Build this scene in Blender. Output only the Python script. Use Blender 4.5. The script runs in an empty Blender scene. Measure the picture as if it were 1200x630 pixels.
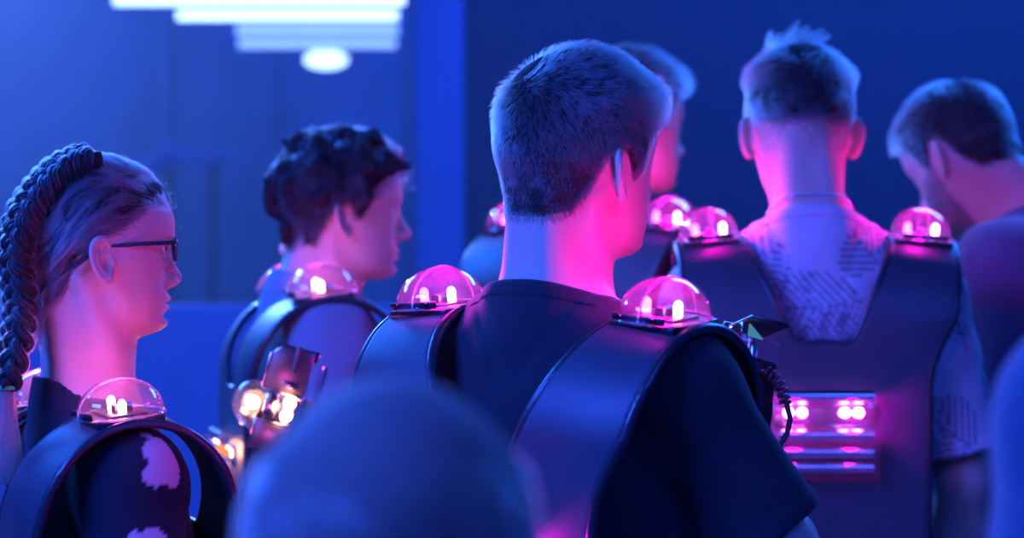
import bpy, bmesh, math, random
import numpy as np
from mathutils import Vector, Matrix, Euler

random.seed(7)
RNG = np.random.default_rng(11)
SC = bpy.context.scene
COL = SC.collection
PI = math.pi
F32 = np.float32
CAM_Z = 1.42
FPX = 85.0 / 36.0 * 1200.0


def at(px, py, d):
    """world point seen at photo pixel (px, py) at distance d along the view"""
    return Vector(((px - 600) / FPX * d, d, CAM_Z - (py - 315) / FPX * d))


# ------------------------------------------------------------------ signed distance tools
def V3(a):
    return np.array(a, F32)


def smin(a, b, k):
    h = np.maximum(k - np.abs(a - b), 0) / k
    return np.minimum(a, b) - h * h * k * 0.25


def smax(a, b, k):
    return -smin(-a, -b, k)


def cap(P, a, b, ra, rb):
    a = V3(a); b = V3(b); ab = b - a
    L = float(ab @ ab) + 1e-9
    x = P[0] - a[0]; y = P[1] - a[1]; z = P[2] - a[2]
    h = np.clip((x * ab[0] + y * ab[1] + z * ab[2]) / L, 0, 1)
    return np.sqrt((x - h * ab[0]) ** 2 + (y - h * ab[1]) ** 2 + (z - h * ab[2]) ** 2) - (ra + (rb - ra) * h)


def ell(P, c, r):
    x = (P[0] - c[0]); y = (P[1] - c[1]); z = (P[2] - c[2])
    k0 = np.sqrt((x / r[0]) ** 2 + (y / r[1]) ** 2 + (z / r[2]) ** 2)
    k1 = np.sqrt((x / r[0] ** 2) ** 2 + (y / r[1] ** 2) ** 2 + (z / r[2] ** 2) ** 2) + 1e-9
    return k0 * (k0 - 1) / k1


def sph(P, c, r):
    return np.sqrt((P[0] - c[0]) ** 2 + (P[1] - c[1]) ** 2 + (P[2] - c[2]) ** 2) - r


def rbox(P, c, h, r):
    q = [np.abs(P[i] - c[i]) - h[i] + r for i in range(3)]
    return np.sqrt(sum(np.maximum(k, 0) ** 2 for k in q)) + np.minimum(np.maximum(q[0], np.maximum(q[1], q[2])), 0) - r


_NT = np.random.default_rng(5).random(4096).astype(F32) * 2 - 1


def noise(x, y, z, f, seed=0):
    x = x * f + seed * 17.3; y = y * f + 3.1; z = z * f - 7.7
    xi = np.floor(x); yi = np.floor(y); zi = np.floor(z)
    xf = x - xi; yf = y - yi; zf = z - zi
    xf = xf * xf * (3 - 2 * xf); yf = yf * yf * (3 - 2 * yf); zf = zf * zf * (3 - 2 * zf)
    xi = xi.astype(np.int64); yi = yi.astype(np.int64); zi = zi.astype(np.int64)
    o = 0
    for dx in (0, 1):
        wx = xf if dx else 1 - xf
        for dy in (0, 1):
            wy = yf if dy else 1 - yf
            for dz in (0, 1):
                wz = zf if dz else 1 - zf
                o = o + wx * wy * wz * _NT[((xi + dx) * 7919 + (yi + dy) * 104729 + (zi + dz) * 1299709) & 4095]
    return o


def poly_sd(px, py, V):
    """signed distance to a 2D polygon"""
    n = len(V)
    d = np.full(px.shape, 1e9, F32)
    s = np.ones(px.shape, F32)
    for i in range(n):
        ax, ay = V[i]; bx, by = V[i - 1]
        ex, ey = bx - ax, by - ay
        wx, wy = px - ax, py - ay
        t = np.clip((wx * ex + wy * ey) / (ex * ex + ey * ey + 1e-12), 0, 1)
        d = np.minimum(d, (wx - ex * t) ** 2 + (wy - ey * t) ** 2)
        c1 = py >= ay; c2 = py < by; c3 = ex * wy > ey * wx
        f = (c1 & c2 & c3) | (~c1 & ~c2 & ~c3)
        s = np.where(f, -s, s)
    return s * np.sqrt(d)


def axis(*seg):
    """rectilinear axis: (start, stop, step), (stop2, step2) ..."""
    out = [seg[0][0]]
    ends = [(seg[0][1], seg[0][2])] + list(seg[1:])
    cur = seg[0][0]
    for e, st in ends:
        n = max(1, int(round((e - cur) / st)))
        out += list(np.linspace(cur, e, n + 1)[1:])
        cur = e
    return np.array(out, F32)


def uaxes(lo, hi, h):
    return [axis((lo[i], hi[i], h)) for i in range(3)]


def surface(f, axes, newton=2, B=8, slack=1.7):
    """surface-nets mesh of f=0 on a rectilinear grid, evaluated only near the surface"""
    axs = []
    for a in axes:
        n = len(a)
        m = (-(n - 1)) % B
        if m:
            st = a[-1] - a[-2]
            a = np.concatenate([a, a[-1] + st * np.arange(1, m + 1)]).astype(F32)
        axs.append(a)
    X, Y, Z = axs
    nb = [(len(a) - 1) // B for a in axs]
    lo = [a[:-1:B][:n] for a, n in zip(axs, nb)]
    hi = [a[B::B][:n] for a, n in zip(axs, nb)]
    c = [(l + h) / 2 for l, h in zip(lo, hi)]
    e = [(h - l) / 2 for l, h in zip(lo, hi)]
    CX, CY, CZ = np.meshgrid(*c, indexing='ij')
    EX, EY, EZ = np.meshgrid(*e, indexing='ij')
    R = np.sqrt(EX ** 2 + EY ** 2 + EZ ** 2)
    D = f((CX.ravel(), CY.ravel(), CZ.ravel())).reshape(CX.shape)
    act = np.abs(D) < R * slack
    val = np.repeat(np.repeat(np.repeat(np.where(D > 0, 1.0, -1.0).astype(F32), B, 0), B, 1), B, 2)
    V = np.ones((len(X), len(Y), len(Z)), F32)
    V[:-1, :-1, :-1] = val
    V[-1] = V[-2]; V[:, -1] = V[:, -2]; V[:, :, -1] = V[:, :, -2]
    bi, bj, bk = np.nonzero(act)
    r = np.arange(B + 1)
    I = (bi[:, None] * B + r)[:, :, None, None]
    J = (bj[:, None] * B + r)[:, None, :, None]
    K = (bk[:, None] * B + r)[:, None, None, :]
    I, J, K = np.broadcast_arrays(I, J, K)
    I = I.ravel(); J = J.ravel(); K = K.ravel()
    lin = np.unique((I.astype(np.int64) * len(Y) + J) * len(Z) + K)
    K = lin % len(Z); J = (lin // len(Z)) % len(Y); I = lin // (len(Z) * len(Y))
    V.ravel()[lin] = f((X[I], Y[J], Z[K]))
    S = V > 0
    m = np.zeros((len(X) - 1, len(Y) - 1, len(Z) - 1), np.int8)
    for dx in (0, 1):
        for dy in (0, 1):
            for dz in (0, 1):
                m += S[dx:len(X) - 1 + dx, dy:len(Y) - 1 + dy, dz:len(Z) - 1 + dz]
    cell = (m > 0) & (m < 8)
    ci, cj, ck = np.nonzero(cell)
    idx = np.full(cell.shape, -1, np.int64)
    idx[ci, cj, ck] = np.arange(len(ci))
    acc = np.zeros((len(ci), 3), F32); cnt = np.zeros(len(ci), F32)
    for a in range(3):
        for u in (0, 1):
            for v in (0, 1):
                o0 = [0, 0, 0]; oth = [k for k in range(3) if k != a]
                o0[oth[0]] = u; o0[oth[1]] = v
                o1 = list(o0); o1[a] = 1
                A = V[ci + o0[0], cj + o0[1], ck + o0[2]]
                Bv = V[ci + o1[0], cj + o1[1], ck + o1[2]]
                cr = (A > 0) != (Bv > 0)
                t = np.where(cr, A / np.where(cr, A - Bv, 1), 0)
                p0 = np.stack([X[ci + o0[0]], Y[cj + o0[1]], Z[ck + o0[2]]], 1)
                p1 = np.stack([X[ci + o1[0]], Y[cj + o1[1]], Z[ck + o1[2]]], 1)
                acc += np.where(cr[:, None], p0 + (p1 - p0) * t[:, None], 0)
                cnt += cr
    P = acc / np.maximum(cnt, 1)[:, None]
    Q = []
    for a in range(3):
        b, c2 = (a + 1) % 3, (a + 2) % 3
        sl0 = [slice(None)] * 3; sl1 = [slice(None)] * 3
        sl0[a] = slice(0, -1); sl1[a] = slice(1, None)
        s0 = S[tuple(sl0)]; s1 = S[tuple(sl1)]
        ch = s0 != s1
        e3 = np.stack(np.nonzero(ch), 1)
        ok = (e3[:, b] > 0) & (e3[:, c2] > 0) & (e3[:, b] < S.shape[b] - 1) & (e3[:, c2] < S.shape[c2] - 1)
        e3 = e3[ok]
        flip = s0[tuple(e3.T)]
        qs = []
        for (db, dc) in ((-1, -1), (0, -1), (0, 0), (-1, 0)):
            q = e3.copy(); q[:, b] += db; q[:, c2] += dc
            qs.append(idx[tuple(q.T)])
        q = np.stack(qs, 1)
        q[flip] = q[flip][:, ::-1]
        Q.append(q)
    Q = np.concatenate(Q)
    Q = Q[(Q >= 0).all(1)]
    h = 6e-4
    cellsz = np.minimum(np.minimum(np.diff(X)[ci], np.diff(Y)[cj]), np.diff(Z)[ck])
    for _ in range(newton):
        p = (P[:, 0], P[:, 1], P[:, 2])
        d0 = f(p)
        g = np.stack([f((p[0] + h, p[1], p[2])) - d0, f((p[0], p[1] + h, p[2])) - d0, f((p[0], p[1], p[2] + h)) - d0], 1) / h
        gl = np.sum(g * g, 1) + 0.05
        stp = -d0[:, None] * g / gl[:, None] * 0.9
        l = np.sqrt(np.sum(stp * stp, 1))
        stp *= np.minimum(1, 0.5 * cellsz / (l + 1e-9))[:, None]
        P = P + stp
    return P, Q


def mesh_np(name, P, Q, smooth=True):
    me = bpy.data.meshes.new(name)
    me.vertices.add(len(P)); me.vertices.foreach_set('co', np.asarray(P, F32).ravel())
    me.loops.add(len(Q) * 4); me.loops.foreach_set('vertex_index', np.asarray(Q, np.int32).ravel())
    me.polygons.add(len(Q))
    me.polygons.foreach_set('loop_start', np.arange(0, len(Q) * 4, 4, dtype=np.int32))
    me.update(calc_edges=True); me.validate()
    if smooth:
        me.shade_smooth()
    return me


def link(name, me, mat=None, parent=None, loc=(0, 0, 0), rot=(0, 0, 0)):
    o = bpy.data.objects.new(name, me)
    COL.objects.link(o)
    if mat is not None and me is not None:
        me.materials.clear(); me.materials.append(mat)
    o.location = loc; o.rotation_euler = rot
    if parent is not None:
        o.parent = parent
    return o


def tag(o, label=None, cat=None, group=None, kind=None):
    if label: o['label'] = label
    if cat: o['category'] = cat
    if group: o['group'] = group
    if kind: o['kind'] = kind
    return o


def empty(name, loc=(0, 0, 0), rot=(0, 0, 0), s=1.0, parent=None):
    o = bpy.data.objects.new(name, None); COL.objects.link(o)
    o.location = loc; o.rotation_euler = rot; o.scale = (s, s, s)
    if parent: o.parent = parent
    o.empty_display_size = 0.05
    return o


def kids(o):
    return [c for c in bpy.data.objects if c.parent == o]


def copy_tree(o, parent=None):
    c = o.copy(); COL.objects.link(c)
    if parent is not None: c.parent = parent
    for ch in kids(o):
        if ch.type != 'LIGHT': copy_tree(ch, c)
    return c


# ------------------------------------------------------------------ bmesh builder
class MB:
    def __init__(s): s.bm = bmesh.new()

    def box(s, lo, hi, bev=0.0, seg=2, M=None):
        r = bmesh.ops.create_cube(s.bm, size=1.0)
        vs = r['verts']
        c = [(lo[i] + hi[i]) / 2 for i in range(3)]; d = [hi[i] - lo[i] for i in range(3)]
        for v in vs: v.co = Vector((c[0] + v.co.x * d[0], c[1] + v.co.y * d[1], c[2] + v.co.z * d[2]))
        if bev > 0:
            es = list({e for v in vs for e in v.link_edges})
            r2 = bmesh.ops.bevel(s.bm, geom=es, offset=bev, segments=seg, affect='EDGES', profile=0.5)
            vs = list({v for f in r2['faces'] for v in f.verts} | {v for v in vs if v.is_valid})
        if M is not None: bmesh.ops.transform(s.bm, matrix=M, verts=vs)
        return s

    def cyl(s, a, b, r, r2=None, n=20, caps=True):
        a = Vector(a); b = Vector(b); d = b - a
        q = d.to_track_quat('Z', 'Y').to_matrix().to_4x4()
        M = Matrix.Translation((a + b) / 2) @ q
        bmesh.ops.create_cone(s.bm, cap_ends=caps, segments=n, radius1=r, radius2=r if r2 is None else r2, depth=d.length, matrix=M)
        return s

    def ball(s, c, r, n=16):
        r = (r, r, r) if not hasattr(r, '__len__') else r
        M = Matrix.Translation(c) @ Matrix.Diagonal((r[0], r[1], r[2], 1))
        bmesh.ops.create_uvsphere(s.bm, u_segments=n * 2, v_segments=n, radius=1, matrix=M)
        return s

    def tube(s, pts, r, n=10, closed=False):
        pts = [Vector(p) for p in pts]
        m = len(pts); rings = []
        up = Vector((0.013, 0.02, 1)).normalized()
        prev = None
        for i, p in enumerate(pts):
            t = (pts[(i + 1) % m] - pts[i - 1]) if closed else (pts[min(i + 1, m - 1)] - pts[max(i - 1, 0)])
            t.normalize()
            if prev is None:
                u = t.cross(up)
                if u.length < 1e-3: u = t.cross(Vector((1, 0, 0)))
            else:
                u = prev - t * prev.dot(t)
            u.normalize(); prev = u; w = t.cross(u)
            rr = r[i] if hasattr(r, '__len__') else r
            rings.append([s.bm.verts.new(p + (u * math.cos(2 * PI * k / n) + w * math.sin(2 * PI * k / n)) * rr) for k in range(n)])
        for i in range(m if closed else m - 1):
            A = rings[i]; B = rings[(i + 1) % m]
            for k in range(n):
                s.bm.faces.new((A[k], A[(k + 1) % n], B[(k + 1) % n], B[k]))
        if not closed:
            s.bm.faces.new(rings[0][::-1]); s.bm.faces.new(rings[-1])
        return s

    def prism(s, poly, axis_, lo, hi, bev=0):
        """polygon in the two other axes, extruded along axis_"""
        def P(u, v, w):
            if axis_ == 'x': return (w, u, v)
            if axis_ == 'y': return (u, w, v)
            return (u, v, w)
        A = [s.bm.verts.new(P(u, v, lo)) for u, v in poly]
        B = [s.bm.verts.new(P(u, v, hi)) for u, v in poly]
        n = len(poly); fs = [s.bm.faces.new(A[::-1]), s.bm.faces.new(B)]
        for i in range(n): fs.append(s.bm.faces.new((A[i], A[(i + 1) % n], B[(i + 1) % n], B[i])))
        if bev > 0:
            es = list({e for f in fs for e in f.edges})
            bmesh.ops.bevel(s.bm, geom=es, offset=bev, segments=2, affect='EDGES', profile=0.5)
        return s

    def build(s, name, mat, parent=None, smooth=True, loc=(0, 0, 0), rot=(0, 0, 0), ang=40):
        bmesh.ops.recalc_face_normals(s.bm, faces=s.bm.faces)
        me = bpy.data.meshes.new(name); s.bm.to_mesh(me); s.bm.free()
        if smooth:
            me.shade_smooth()
            me.set_sharp_from_angle(angle=math.radians(ang))
        return link(name, me, mat, parent, loc, rot)


# ------------------------------------------------------------------ materials
def mat(name, color, rough=0.5, metal=0.0, spec=0.5, coat=0.0, bump=None, sss=0.0, sheen=0.0, var=0.0, vscale=20.0,
        emit=None, estr=0.0, attr=None, col2=None, transl=0.0):
    m = bpy.data.materials.new(name); m.use_nodes = True
    nt = m.node_tree; b = nt.nodes['Principled BSDF']
    b.inputs['Base Color'].default_value = (*color, 1)
    b.inputs['Roughness'].default_value = rough
    b.inputs['Metallic'].default_value = metal
    b.inputs['Specular IOR Level'].default_value = spec
    b.inputs['Coat Weight'].default_value = coat
    b.inputs['Sheen Weight'].default_value = sheen
    if sss:
        b.inputs['Subsurface Weight'].default_value = sss
        b.inputs['Subsurface Radius'].default_value = (1.0, 0.25, 0.12)
        b.inputs['Subsurface Scale'].default_value = 0.0045
    tc = nt.nodes.new('ShaderNodeTexCoord')
    src = None
    if var:
        nz = nt.nodes.new('ShaderNodeTexNoise'); nz.inputs['Scale'].default_value = vscale
        nz.inputs['Detail'].default_value = 4
        nt.links.new(tc.outputs['Object'], nz.inputs['Vector'])
        mr = nt.nodes.new('ShaderNodeMapRange'); mr.inputs['To Min'].default_value = 1 - var; mr.inputs['To Max'].default_value = 1 + var
        nt.links.new(nz.outputs['Fac'], mr.inputs['Value'])
        mx = nt.nodes.new('ShaderNodeVectorMath'); mx.operation = 'SCALE'
        mx.inputs[0].default_value = color
        nt.links.new(mr.outputs['Result'], mx.inputs['Scale'])
        nt.links.new(mx.outputs['Vector'], b.inputs['Base Color'])
        src = mx.outputs['Vector']
    if attr:
        at_ = nt.nodes.new('ShaderNodeAttribute'); at_.attribute_name = attr
        mix = nt.nodes.new('ShaderNodeMix'); mix.data_type = 'RGBA'
        mix.inputs['A'].default_value = (*color, 1); mix.inputs['B'].default_value = (*col2, 1)
        if src is not None: nt.links.new(src, mix.inputs['A'])
        nt.links.new(at_.outputs['Fac'], mix.inputs['Factor'])
        nt.links.new(mix.outputs['Result'], b.inputs['Base Color'])
    if bump:
        sc, st, dist = bump
        nz = nt.nodes.new('ShaderNodeTexNoise'); nz.inputs['Scale'].default_value = sc; nz.inputs['Detail'].default_value = 5
        nt.links.new(tc.outputs['Object'], nz.inputs['Vector'])
        bp = nt.nodes.new('ShaderNodeBump'); bp.inputs['Strength'].default_value = st; bp.inputs['Distance'].default_value = dist
        nt.links.new(nz.outputs['Fac'], bp.inputs['Height']); nt.links.new(bp.outputs['Normal'], b.inputs['Normal'])
    if emit:
        b.inputs['Emission Color'].default_value = (*emit, 1); b.inputs['Emission Strength'].default_value = estr
    return m


def clear_mat(name, tint=(0.95, 0.93, 0.97), gloss=0.12, haze=0.10, rough=0.06, fr=1.45):
    """thin clear plastic: transparent, fresnel gloss, slight milky scatter"""
    m = bpy.data.materials.new(name); m.use_nodes = True
    nt = m.node_tree; nt.nodes.clear()
    out = nt.nodes.new('ShaderNodeOutputMaterial')
    tr = nt.nodes.new('ShaderNodeBsdfTransparent'); tr.inputs[0].default_value = (*tint, 1)
    gl = nt.nodes.new('ShaderNodeBsdfGlossy'); gl.inputs['Roughness'].default_value = rough
    tl = nt.nodes.new('ShaderNodeBsdfTranslucent'); tl.inputs[0].default_value = (0.9, 0.88, 0.9, 1)
    df = nt.nodes.new('ShaderNodeBsdfDiffuse'); df.inputs[0].default_value = (0.8, 0.8, 0.8, 1)
    ad = nt.nodes.new('ShaderNodeMixShader'); ad.inputs[0].default_value = 0.5
    nt.links.new(tl.outputs[0], ad.inputs[1]); nt.links.new(df.outputs[0], ad.inputs[2])
    m1 = nt.nodes.new('ShaderNodeMixShader')
    tc = nt.nodes.new('ShaderNodeTexCoord')
    nz = nt.nodes.new('ShaderNodeTexNoise'); nz.inputs['Scale'].default_value = 60; nz.inputs['Detail'].default_value = 3
    nt.links.new(tc.outputs['Object'], nz.inputs['Vector'])
    mr = nt.nodes.new('ShaderNodeMapRange'); mr.inputs['From Min'].default_value = 0.4; mr.inputs['From Max'].default_value = 0.8
    mr.inputs['To Min'].default_value = haze * 0.6; mr.inputs['To Max'].default_value = haze * 2
    nt.links.new(nz.outputs['Fac'], mr.inputs['Value']); nt.links.new(mr.outputs['Result'], m1.inputs[0])
    nt.links.new(tr.outputs[0], m1.inputs[1]); nt.links.new(ad.outputs[0], m1.inputs[2])
    f = nt.nodes.new('ShaderNodeLayerWeight'); f.inputs['Blend'].default_value = 0.5
    pw = nt.nodes.new('ShaderNodeMath'); pw.operation = 'POWER'; pw.inputs[1].default_value = 3.5
    nt.links.new(f.outputs['Facing'], pw.inputs[0])
    ma = nt.nodes.new('ShaderNodeMath'); ma.operation = 'MULTIPLY_ADD'; ma.inputs[1].default_value = 0.75; ma.inputs[2].default_value = 0.02 + gloss * 0.2
    ma.use_clamp = True
    nt.links.new(pw.outputs[0], ma.inputs[0])
    m2 = nt.nodes.new('ShaderNodeMixShader'); nt.links.new(ma.outputs[0], m2.inputs[0])
    nt.links.new(m1.outputs[0], m2.inputs[1]); nt.links.new(gl.outputs[0], m2.inputs[2])
    nt.links.new(m2.outputs[0], out.inputs[0])
    return m


def emit_mat(name, c, s):
    m = bpy.data.materials.new(name); m.use_nodes = True
    nt = m.node_tree; nt.nodes.clear()
    o = nt.nodes.new('ShaderNodeOutputMaterial'); e = nt.nodes.new('ShaderNodeEmission')
    e.inputs[0].default_value = (*c, 1); e.inputs[1].default_value = s
    nt.links.new(e.outputs[0], o.inputs[0])
    return m


def hair_mat(name, c, rough=0.35):
    m = bpy.data.materials.new(name); m.use_nodes = True
    nt = m.node_tree; nt.nodes.clear()
    o = nt.nodes.new('ShaderNodeOutputMaterial'); h = nt.nodes.new('ShaderNodeBsdfHairPrincipled')
    h.parametrization = 'COLOR'
    h.inputs['Color'].default_value = (*c, 1)
    h.inputs['Roughness'].default_value = rough; h.inputs['Radial Roughness'].default_value = 0.4
    h.inputs['Random Roughness'].default_value = 0.2
    hi = nt.nodes.new('ShaderNodeHairInfo')
    cr = nt.nodes.new('ShaderNodeMapRange'); cr.inputs['To Min'].default_value = 0.6; cr.inputs['To Max'].default_value = 1.5
    nt.links.new(hi.outputs['Random'], cr.inputs['Value'])
    vm = nt.nodes.new('ShaderNodeVectorMath'); vm.operation = 'SCALE'; vm.inputs[0].default_value = c
    nt.links.new(cr.outputs['Result'], vm.inputs['Scale']); nt.links.new(vm.outputs['Vector'], h.inputs['Color'])
    nt.links.new(h.outputs[0], o.inputs[0])
    return m


M = {}
M['skin'] = mat('skin', (0.62, 0.42, 0.34), 0.5, spec=0.35, sss=0.25, bump=(900, 0.15, 0.0006), var=0.08, vscale=40)
M['eye_white'] = mat('eye_white', (0.8, 0.78, 0.76), 0.15)
M['iris'] = mat('iris', (0.03, 0.03, 0.04), 0.1)
M['black_tee'] = mat('black_cotton', (0.026, 0.027, 0.036), 0.9, spec=0.2, sheen=0.15, bump=(700, 0.4, 0.001), var=0.2, vscale=300)
M['bleached_tee'] = mat('bleach_spotted_cotton', (0.014, 0.016, 0.026), 0.9, spec=0.2, sheen=0.1, bump=(700, 0.4, 0.001), attr='pattern', col2=(0.55, 0.4, 0.42))
M['grey_tee'] = mat('grey_cotton', (0.22, 0.25, 0.30), 0.9, spec=0.2, sheen=0.1, bump=(600, 0.3, 0.001), var=0.12, vscale=200)
M['leaf_shirt'] = mat('leaf_print_cotton', (0.60, 0.50, 0.54), 0.85, spec=0.2, bump=(600, 0.25, 0.001), attr='pattern', col2=(0.17, 0.12, 0.17))
M['hoodie'] = mat('navy_fleece', (0.07, 0.10, 0.16), 0.95, spec=0.15, sheen=0.3, bump=(300, 0.4, 0.002), var=0.15, vscale=60)
M['jeans'] = mat('dark_denim', (0.03, 0.04, 0.08), 0.9, bump=(500, 0.4, 0.001), var=0.2, vscale=120)
M['shoe'] = mat('shoe_canvas', (0.06, 0.06, 0.07), 0.7, bump=(400, 0.3, 0.001))
M['sole'] = mat('shoe_rubber', (0.6, 0.6, 0.6), 0.6)
M['vest'] = mat('vest_vinyl', (0.042, 0.048, 0.065), 0.50, spec=0.6, bump=(380, 0.14, 0.0008), var=0.15, vscale=60)
M['piping'] = mat('vest_edge_rubber', (0.025, 0.027, 0.035), 0.35, spec=0.6)
M['black_plastic'] = mat('black_plastic', (0.018, 0.018, 0.022), 0.32, spec=0.5, bump=(250, 0.05, 0.0005), var=0.2, vscale=30)
M['dark_metal'] = mat('dark_metal', (0.12, 0.12, 0.14), 0.3, metal=1.0, var=0.1)
M['chrome'] = mat('brushed_chrome', (0.75, 0.75, 0.78), 0.16, metal=1.0, var=0.05, bump=(60, 0.05, 0.001))
M['screw'] = mat('screw_steel', (0.08, 0.08, 0.09), 0.3, metal=1.0)
M['clear'] = clear_mat('clear_dome_plastic', haze=0.030)
M['seam'] = clear_mat('moulded_seam_plastic', haze=0.30, gloss=.3)
M['clear_box'] = clear_mat('clear_cover_plastic', haze=0.03, rough=0.04)
M['lens'] = clear_mat('spectacle_lens', haze=0.0, rough=0.01)
M['led_pink'] = emit_mat('led_pink', (1.0, 0.30, 0.62), 26)
M['led_red'] = emit_mat('led_red', (1.0, 0.10, 0.35), 9)
M['led_magenta'] = emit_mat('led_magenta', (1.0, 0.26, 0.85), 34)
M['led_amber'] = emit_mat('led_amber', (1.0, 0.50, 0.22), 22)
M['led_dim'] = emit_mat('led_dim_amber', (1.0, 0.30, 0.10), 1.2)
M['gun_plate'] = mat('gun_plate_metal', (0.30, 0.28, 0.34), 0.28, metal=0.9, var=0.1, bump=(120, .05, .0005))
M['screen'] = emit_mat('gun_screen', (0.15, 0.6, 1.0), 0.35)
M['hair_brown'] = hair_mat('dark_brown_hair', (0.11, 0.085, 0.085))
M['hair_black'] = hair_mat('near_black_hair', (0.05, 0.045, 0.05))
M['hair_fair'] = hair_mat('dark_blond_hair', (0.15, 0.12, 0.12))
M['hair_light'] = hair_mat('light_hair', (0.36, 0.32, 0.30))
M['cap_light'] = mat('hair_base_light', (0.20, 0.17, 0.15), 0.7, spec=0.2, bump=(300, 0.8, 0.003), var=0.3, vscale=150)
M['cap_brown'] = mat('hair_base_brown', (0.030, 0.022, 0.022), 0.8, spec=0.1, bump=(300, 0.8, 0.003), var=0.4, vscale=150)
M['beard'] = mat('beard_hair', (0.055, 0.045, 0.045), 0.8, spec=0.1, bump=(500, 0.9, 0.003), var=0.5, vscale=250)
M['cap_fair'] = mat('hair_base_fair', (0.030, 0.024, 0.024), 0.8, spec=0.1, bump=(300, 0.8, 0.003), var=0.4, vscale=150)
M['specs'] = mat('spectacle_frame', (0.03, 0.03, 0.05), 0.25, spec=0.6, bump=(100, 0.02, 0.0005))
M['silver'] = mat('silver_chain', (0.8, 0.8, 0.82), 0.2, metal=1.0, var=0.05)
M['tie'] = mat('green_hair_tie', (0.05, 0.6, 0.25), 0.6, bump=(500, 0.4, 0.001))
M['cable'] = mat('cable_rubber', (0.03, 0.03, 0.04), 0.4, spec=0.5, bump=(200, 0.05, 0.0005))
# ------------------------------------------------------------------ head, body, hands
_zk = V3([-12.2, -11.6, -11.0, -10, -9, -8, -7, -6, -5, -4, -3, -2, -1, 0, 1, 2, 3, 4, 5, 6, 7]) / 100
_yf = V3([5.5, 7.2, 8.1, 8.6, 8.45, 8.5, 8.7, 8.7, 8.5, 8.3, 8.1, 7.9, 7.75, 7.8, 8.3, 8.9, 9.15, 9.15, 8.95, 8.5, 7.8]) / 100
_yb = V3([5.2, 4.2, 3.0, 1.7, 0.7, 0.0, -.6, -1.1, -1.5, -2, -2.5, -3, -3.5, -4, -4, -4, -4, -4, -4, -4, -4]) / 100
_wk = V3([0.9, 2.0, 2.9, 4.0, 4.7, 5.25, 5.65, 5.95, 6.2, 6.4, 6.6, 6.75, 6.85, 6.9, 6.95, 6.95, 6.9, 6.8, 6.6, 6.2, 5.6]) / 100


def cranium(Q):
    return ell(Q, (0, -.006, .022), (.0755, .0975, .0915))


def face_loft(Q, feat=1.0):
    x, y, z = Q
    yf = np.interp(z, _zk, _yf).astype(F32)
    yb = np.interp(z, _zk, _yb).astype(F32)
    w = np.interp(z, _zk, _wk).astype(F32)
    g = lambda c, s: np.exp(-((z - c) / s) ** 2)
    ax = np.abs(x)
    det = (0.0062 * g(-.0665, .0055) - 0.0060 * g(-.0725, .0022) + 0.0056 * g(-.0785, .0050) - 0.0038 * g(-.089, .005)
           + 0.0034 * g(-.102, .008)) * np.exp(-(x / .021) ** 2)
    det = det - 0.0085 * np.exp(-((ax - .031) / .015) ** 2) * g(.000, .010)
    det = det + 0.0035 * np.exp(-((ax - .024) / .020) ** 2) * g(.017, .007)
    det = det + 0.003 * np.exp(-((ax - .042) / .016) ** 2) * g(-.027, .014)
    yf = yf + det * feat
    yc = (yf + yb) / 2
    a = (yf - yb) / 2
    n = 2.3
    egg = 1 + .20 * np.clip((y - yc) / a, -1, 1.1)
    k = (np.clip(ax * egg / w, 0, 60) ** n + np.clip(np.abs(y - yc) / a, 0, 60) ** n + 1e-9) ** (1 / n)
    d = (k - 1) * np.minimum(w, a) * 0.8
    d = smax(d, -(z + .1185), .025)
    return smax(d, z - .062, .02)


def _eye_depth():
    ys = np.linspace(.04, .09, 400).astype(F32)
    q = (np.full(400, .031, F32), ys, np.zeros(400, F32))
    v = smin(cranium(q), face_loft(q), .022)
    return float(ys[np.argmin(np.abs(v))]) - .0115


EYE_Y = _eye_depth()


def ear(Q, sx, eout=32):
    # local ear frame
    c = V3(((.0745 + .00025 * (32 - eout)) * sx, -.006 + .0003 * (32 - eout), -.014))
    tilt = math.radians(8); out = math.radians(eout)
    x = (Q[0] - c[0]) * sx; y = Q[1] - c[1]; z = Q[2] - c[2]
    # u: up (leans back), v: backwards in the ear plane, n: outward
    u = z * math.cos(tilt) - y * math.sin(tilt)
    b = -(y * math.cos(tilt) + z * math.sin(tilt))
    v = b * math.cos(out) + x * math.sin(out)
    n = -b * math.sin(out) + x * math.cos(out)
    v = v - .006
    A, Bv = .0275, .0165
    wdt = Bv * (1 + 0.22 * np.clip(u / A, -1, 1))
    rr = np.sqrt((u / A) ** 2 + (v / wdt) ** 2 + 1e-9)
    d2 = (rr - 1) * .0165
    nn = n - .002 - .003 * np.clip(v / Bv, -1, 1)
    plate = smax(d2 - .001, np.abs(nn) - .0021, .002)
    helix = np.sqrt((d2 + .0005) ** 2 + (nn - .0034) ** 2) - .0032
    helix = np.maximum(helix, (-v - .011) * 0.8 + (u < 0) * 0.002)
    anti = np.sqrt(((np.sqrt(((u - .001) / .0185) ** 2 + ((v + .001) / .0100) ** 2 + 1e-9) - 1) * .0100) ** 2 + (nn - .0030) ** 2) - .0024
    anti = np.maximum(anti, -v - .002)
    lobe = ell((u, v, nn), (-.0245, -.004, 0), (.0085, .0085, .0034))
    trag = ell((u, v, nn), (-.004, -.0125, .003), (.006, .0035, .0035))
    root = ell((u, v, n), (-.002, -.008, -.012), (.022, .010, .010))
    e = smin(smin(plate, helix, .0025), lobe, .004)
    e = smin(e, anti, .002)
    e = smax(e, -ell((u, v, nn), (.013, .001, .0045), (.006, .0065, .0035)), .001)
    e = smin(e, trag, .002)
    e = smin(e, root, .006)
    e = smin(e, ell((u, v, nn), (-.005, -.004, -.0035), (.0135, .0090, .0065)), .003)
    hole = ell((u, v, nn), (-.005, -.004, .0075), (.0125, .0080, .0095))
    return smax(e, -hole, .002)


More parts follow.
